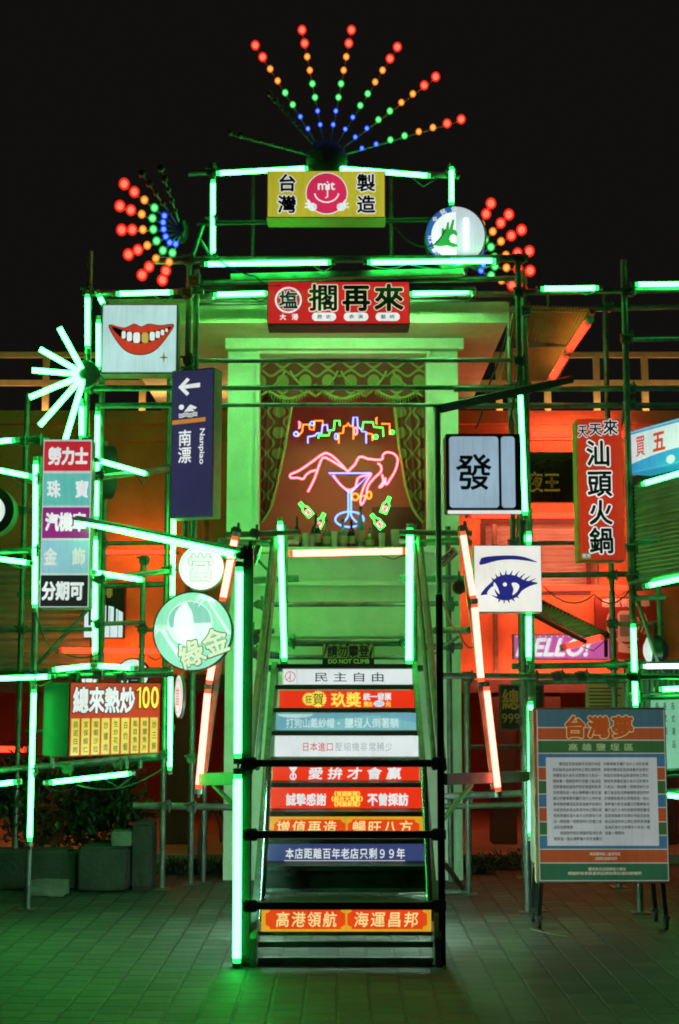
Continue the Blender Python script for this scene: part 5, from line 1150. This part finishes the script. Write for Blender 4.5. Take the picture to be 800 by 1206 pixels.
# night sign
s = Sign('window_sign', 'glossy black sign with dim yellow outlined lettering between the red tubes', 'sign', 606, 533, 690, 592, 14.75, .10)
s.body('bottle_dark'); NY = K('night_yellow', (120, 104, 24), .7, .3)
s.row('夜', 620, 556, 639, 581, NY, 2, .02); s.row('王', 639.5, 557, 659, 581, NY, 2, .02); s.line([(630, 548), (645, 541), (662, 544), (676, 538)], 1, ink('night_dim', (70, 60, 26)), 2); s.row('夜', 621.5, 558, 637.5, 579, ink('night_dark', (12, 16, 10)), 3, -.0); s.row('王', 641, 559, 657.5, 579, 'night_dark', 3, 0); s.done()
# greeting sign
s = Sign('light_box_sign', 'pink light box with slanted white greeting below the small awning', 'sign', 604, 747, 717, 777, 13.7, .14)
s.body('sign_metal'); s.rect(605, 748, 716, 776, K('greeting_pink', (196, 88, 160), .95, .35, True)); s.text('HELLO!', 611, 752.5, 693, 773, K('greeting_shadow', (226, 150, 206), .9, .3), 2, .05, shear=.3); s.text('HELLO!', 610, 752.5, 692, 772.5, WB, 3, .03, shear=.3)
for i in range(16): s.ell(608 + 6.8 * i, 750, .9, .9, K('greeting_bulb', (240, 214, 150), .9, .3), 2.2, 'dot')
s.done()
# contactless board
s = Sign('wall_board', 'brown red board with a pale phone outline and white radiating arcs', 'board', 701, 703, 773, 776, 14.93, .05)
s.body('dark_wall'); s.rect(701.5, 703.5, 772.5, 775.5, ink('board_red', (128, 52, 32)))
WP = ink('board_white', (206, 206, 196)); s.row('感世街文華', 709, 705, 766, 715.5, WP, 2.4, .04)
s.poly(rr_(727, 719.5, 748, 756, 6), WP, 2, 'phone'); s.poly(rr_(729.5, 724, 745.5, 750, 2), ink('phone_grey', (120, 134, 130)), 2.8, 'phone_screen')
for r in (13.5, 18, 22.5):
    s.ring(738, 735, r, r + 1.9, WP, 2.2, 'arc', -.55, .55); s.ring(738, 735, r, r + 1.9, WP, 2.2, 'arc', pi - .55, pi + .55)
s.ring(738, 748, 11, 14, WP, 2.2, 'hand', pi + .3, 2 * pi - .3); s.poly([(727, 768), (727, 758), (731, 760), (742, 764), (744, 770)], WP, 2.4, 'hand'); s.done()
# chalkboard
s = Sign('chalkboard', 'dark chalkboard with yellow price lettering in the right arcade', 'board', 588, 806, 641, 860, 13.6, .04)
s.body('timber'); s.rect(590, 808, 639, 858, 'rubber'); CY = ink('chalk_yellow', (196, 130, 60)); s.row('總', 590.5, 811, 612, 837, CY, 2, .02); s.row('匯', 613, 812, 636, 838, ink('chalk_dim', (90, 60, 30)), 2, .02); s.text('999', 591, 840.5, 611.5, 851.5, CY, 2, .01); s.done()
# paper notice
s = Sign('paper_notice', 'yellowed paper notice with rows of small print behind the information board', 'notice', 690, 804, 738, 850, 13.4, .01)
s.rect(690, 804, 738, 850, 'paper', 1, 'sheet', .01); DP = ink('notice_print', (70, 48, 24))
for i in range(9): s.rect(694, 810 + 4.2 * i, 733 - (i * 7) % 12, 811.4 + 4.2 * i, DP, 2, 'print_line')
s.done()
# menu sheet
s = Sign('menu_board', 'pale green menu board with columns of small characters at the right edge', 'board', 766, 816, 856, 908, 11.9, .05)
s.body('sign_metal'); s.rect(767, 817, 855, 907, K('menu_pale', (150, 204, 186), .55, .5, True)); MG = ink('menu_green_print', (30, 70, 66))
for i, tx in enumerate(('各式炒飯', '各式煎', '各式湯品', '各式炒麵', '小菜', '滷味')): s.row(tx, 770.5 + 9.3 * i, 824, 777.5 + 9.3 * i, 824 + 15 * len(tx), MG, 2.5, .01, vert=True, fill=.62)
s.done()
# do not climb
s = Sign('warning_sign', 'small black and green striped do not climb sign at the head of the stairs', 'sign', 380, 758, 441, 783, 11.35, .02)
s.body(SB); YGS = K('warn_green', (86, 130, 40), .5, .5)
s.rect(380.5, 758.5, 440.5, 775, YGS, 1, 'face')
for i in range(9):
    x = 377 + 8 * i; pts = [(x, 775), (x + 4, 775), (x + 11, 758.5), (x + 7, 758.5)]; s.poly([(max(380.5, min(440.5, a)), b) for a, b in pts], BLK, 1.8, 'stripe')
s.row('請勿攀登', 385.5, 760, 435, 774.5, 'warn_green', 2.4, .10); s.row('請勿攀登', 385.5, 760, 435, 774.5, BLK, 3.2, .035); s.text('DO NOT CLIMB', 387, 776.5, 435, 781.5, K('warn_text', (96, 160, 60), .7, .5), 2, .03); s.done()

# ================================================================== INFORMATION BOARD
s = Sign('information_board', 'free standing striped information board on wheels with a large white text panel', 'board', 631, 835, 784, 1038, 10.25, .07)
s.body('rail_paint', .02); IB, IO, IG = K('board_blue', (66, 114, 142), .5, .35), K('board_orange', (166, 84, 46), .5, .35), K('board_green', (58, 104, 54), .5, .35); IBG = K('board_slate', (66, 104, 112), .5, .35); IG2 = K('board_deep_green', (50, 104, 74), .5, .35)
yy = [835, 857, 872, 887.5, 903.8, 919.5, 935.5, 951.2, 968, 983.7, 1000, 1016, 1038]
for i, cl in enumerate((IBG, IO, IG, IB, IO, IG, IB, IO, IG, IB, IO, IG2)): s.rect(634, yy[i] + .7, 783, yy[i + 1] - .5 if i < 11 else 1036, cl, 1.2, 'stripe')
s.rect(633, 836, 784, 1037, K('board_pale', (180, 190, 176), .5, .35), 1, 'backing'); s.rect(643, 892.5, 773.5, 996, K('board_sheet', (196, 206, 204), .5, .35), 2, 'text_panel')
GT = ink('board_grey_print', (52, 58, 60))
for tx, x in (('台', 665), ('灣', 693), ('夢', 721)): s.row(tx, x, 843, x + 26, 869.5, K('title_outline', (216, 196, 130), .5, .35), 2.4, .085); s.row(tx, x, 843, x + 26, 869.5, K('title_orange', (176, 84, 36), .5, .35), 3.2, .045)
s.row('高雄鹽埕區', 667, 874, 749, 886.5, K('subtitle_pale', (150, 182, 130), .5, .35), 2.4, .02, fill=.72)
txt = '鹽埕區是高雄最早發展的地區從前舶來品與酒吧林立霓虹燈照亮港邊街道人來人往熱鬧非凡老店一間接著一間開張時代改變之後這些招牌慢慢熄滅我們把記憶重新點亮在夜裡再造一座台灣夢讓大家走進舊日的繁華看見屬於這片土地的故事與情感'
n_ = 0
for col, (x0, nch, rows, y0) in enumerate(((650.5, 15, 14, 898), (710.5, 15, 13, 898))):
    for r_i in range(rows):
        k0 = 2 if (col == 0 and r_i in (0, 12)) else 0; k1 = nch - (9 if (col == 0 and r_i == 11) or (col == 1 and r_i == 12) else (r_i * 3 + col) % 3)
        st2 = ''.join(txt[(n_ + k) % len(txt)] for k in range(k1 - k0)); n_ += k1 - k0
        s.row(st2, x0 + 3.78 * k0, y0 + 6.75 * r_i, x0 + 3.78 * k1, y0 + 4.3 + 6.75 * r_i, GT, 3, .01, 'body_text', res=1)
PT = K('board_pale_print', (206, 200, 170), .5, .35)
for y, x0, x1, tx in ((1003.5, 692, 728, '策展團隊駁二藝術特區'), (1008.8, 698, 724, '主辦單位高雄市政府'), (1021, 690, 734, '鹽埕區老店招牌協力單位'), (1026, 666, 752, '感謝所有參與重現招牌與霓虹燈的師傅們')): s.row(tx, x0, y, x1, y + 4, PT, 3, .015, 'body_text', res=1)
W_b = s.w / 2
for sx in (-1, 1):
    for dy in (0, .34):
        x = sx * (W_b - .035); zb = -s.root.location.z
        s.mb('leg', 'black_steel').bar((x, dy + .03, -s.h / 2 + .05), (x + sx * .02, dy + .03, zb + .09), .03, .03)
    s.mb('side_panel', 'sign_metal').box((sx * (W_b - .012), .19, .05), (.02, .30, s.h - .12))
root = s.root; o_ = s.parts.pop(('leg', 'black_steel'))[0]
s.done()
for sx in (-1, 1):
    for dy in (0, .34):
        x = sx * (W_b - .035); zb = -root.location.z
        MB().bar((x, dy + .03, -s.h / 2 + .05), (x + sx * .02, dy + .03, zb + .085), .03, .03).build('leg', 'black_steel', root)
        m = MB().lathe((0, 0, -.014), [(.02, 0), (.045, .003), (.045, .025), (.02, .028)], 16); m.v = [(z + x + sx * .02, y + dy + .03, xx + zb + .045) for xx, y, z in m.v]
        w_o = m.build('wheel', 'rubber', root, True); MB().box((x + sx * .02, dy + .03, zb + .08), (.05, .05, .03), None, .006).build('wheel_fork', 'coupler', w_o)

# ================================================================== GROUND CLUTTER AND PLANTS
def stone(label, x0, x1, y0, y1, h, mat='stone', name='stone_block', cat='stone block', seed=1, bev=.02):
    rr = random.Random(seed); bm = bmesh.new(); bmesh.ops.create_cube(bm, size=1); bmesh.ops.bevel(bm, geom=bm.edges[:], offset=.06, segments=2, affect='EDGES'); bmesh.ops.subdivide_edges(bm, edges=bm.edges[:], cuts=2, use_grid_fill=True)
    me = bpy.data.meshes.new(name); 
    for v in bm.verts: v.co = Vector((v.co.x * (x1 - x0) + rr.uniform(-1, 1) * .006, v.co.y * (y1 - y0) + rr.uniform(-1, 1) * .006, (v.co.z + .5) * h + rr.uniform(-1, 1) * .005))
    bm.to_mesh(me); bm.free(); me.materials.append(M[mat]); o = bpy.data.objects.new(name, me); COL.objects.link(o); o.location = ((x0 + x1) / 2, (y0 + y1) / 2, .002); return tag(o, label, cat)
gx = lambda px, Y: W(px, 1000, Y).x
stone('long low stone planter wall at the left edge of the photo', gx(-60, 12.2), gx(88, 12.2), 12.2, 12.5, .33, seed=2)
stone('square dark stone planter between the long planter wall and the pillar', gx(91, 12.1), gx(150, 12.1), 12.1, 12.9, .36, seed=3)
stone('pale flat concrete block lying on the paving before the planter', gx(37, 11.95), gx(80, 11.95), 11.85, 12.05, .12, 'concrete', 'concrete_block', 'concrete block', 4)
o = stone('pale stone capital resting on the square planter', gx(131, 12.3), gx(156, 12.3), 12.25, 12.5, .12, 'concrete', 'stone_capital', 'stone', 5); o.location.z = .365
stone('dark stone pillar base beside the red lit arcade', gx(156, 12.3), gx(180, 12.3), 12.25, 12.6, .56, seed=6)
def leaf_cloud(label, c, size, n, name='shrub', seed=1, leaf=.05, group=None, cat='shrub'):
    rr = random.Random(seed); t = thing(name, label, cat, (c[0], c[1], 0), 0, group)
    m = MB()
    for i in range(7):
        p = Vector((rr.uniform(-.3, .3) * size[0], rr.uniform(-.3, .3) * size[1], c[2] + size[2] * rr.uniform(.4, .9)))
        m.path([(p.x * .3, p.y * .3, max(.0, c[2] - size[2] * .3)), (p.x * .7, p.y * .7, (c[2] + p.z) / 2), p], [.012, .009, .004], 5)
    m.build('stem', 'bark', t)
    m = MB(); cl = [(rr.gauss(0, .28), rr.gauss(0, .25), rr.uniform(-.35, .45)) for _ in range(14)]
    for i in range(n):
        k = cl[i % 14]; p = Vector(((k[0] + rr.gauss(0, .12)) * size[0], (k[1] + rr.gauss(0, .14)) * size[1], max(.01, c[2] + (k[2] + rr.gauss(0, .13)) * size[2])))
        R = Matrix.Rotation(rr.uniform(0, 6.3), 3, 'Z') @ Matrix.Rotation(rr.uniform(-1.1, 1.1), 3, 'X'); l = leaf * rr.uniform(.6, 1.5); w = l * .28
        m.add([p + R @ Vector(q) for q in ((0, 0, 0), (w, l * .5, .012), (0, l, 0), (-w, l * .5, .012))], [(0, 1, 2, 3)])
    m.build('foliage', 'leaf', t); return t
leaf_cloud('dark shrub growing over the long planter wall at the left edge', (gx(20, 12.5), 12.7, .62), (1.3, .7, .75), 2200, seed=3, leaf=.08)
leaf_cloud('dark shrub hanging over the square stone planter', (gx(120, 12.7), 12.75, .66), (.75, .6, .7), 1700, seed=4, leaf=.08)
for i, (px, Y, lb) in enumerate(((560, 13.4, 'weeds at the foot of the pavilion wall beside the grey post'), (600, 13.7, 'low weeds along the kerb of the right arcade'), (250, 13.4, 'weeds under the hose left of the stairs'), (212, 13.3, 'small weeds at the foot of the twin pipes left of the stairs'))):
    leaf_cloud(lb, (gx(px, Y), Y, .06), (.5, .18, .14), 420, 'weed', 10 + i, .05, cat='weeds')
for i, (x, lb) in enumerate(((255, 'black hose looped against the left flank of the pavilion'),)):
    c = W(x, 1000, 13.2); t = thing('hose', lb, 'hose', (c.x, 13.2, 0))
    for k in range(3): MB().path([((-.06 + .03 * k) + .10 * cos(a), .01 * k, .30 + .05 * k + .28 * sin(a)) for a in [pi * i / 16 for i in range(17)]] + [((-.06 + .03 * k) - .10, .01 * k, .03)], .011, 6).build('loop', 'cable', t, True)
o = MB().path([W(625, 1096, 10.2), W(640, 1101, 10.05), W(655, 1106, 9.95), W(668, 1110, 9.9)], .007, 6).build('cable', surf('pale_cable', (.4, .4, .34), .6, 0, .2, 8, 0), None, True)
zc_ = min(v.co.z for v in o.data.vertices)
for v in o.data.vertices: v.co.z = .012 + (v.co.z - zc_) * .05
tag(o, 'pale cable lying on the paving at the foot of the information board', 'cable')
cable([(104, 345, 11.1), (170, 345, 11.1), (238, 343, 11.1)], 'thin cable sagging along the top left pipe above the lips sign', .005, .03)
cable([(433, 311, 10.95), (480, 311, 10.95), (560, 311, 10.95)], 'thin cable sagging under the long beam below the round hand sign', .005, .04)
cable([(600, 380, 12.0), (575, 455, 12.2), (560, 505, 12.3)], 'loose cable hanging from the corner of the pavilion roof slab', .008, .05)
cable([(201, 552, 12.0), (199, 620, 12.0), (199, 672, 12.0)], 'thin yellowish cable hanging between the two slanted tubes', .005, -.02)

for pts, lb, sg in ((((42, 720, 11.0), (60, 760, 11.1), (117, 770, 11.3)), 'cable drooping from the foot of the five colour sign to the next post', .06),                     (((612, 430, 10.9), (600, 500, 10.6), (608, 520, 10.55)), 'cable running down to the mahjong tile sign', .03),
                    (((746, 690, 10.9), (700, 700, 11.2), (640, 690, 10.9)), 'cable drooping from the right post towards the eye sign', .10), (((38, 910, 11.0), (90, 925, 11.1), (192, 905, 12.1)), 'cable drooping below the dish menu sign', .09),
                    (((520, 700, 8.9), (540, 742, 10.0), (560, 760, 10.2)), 'cable hanging from the right stair post to the warm tube', .06), (((250, 300, 10.9), (300, 325, 10.9), (330, 336, 11.1)), 'cable hanging from the left top post to the red sign', .03),
                    (((461, 262, 11.0), (500, 290, 10.95), (525, 270, 10.9)), 'cable drooping from the yellow sign to the round hand sign', .05)): cable(pts, lb, .006, sg)
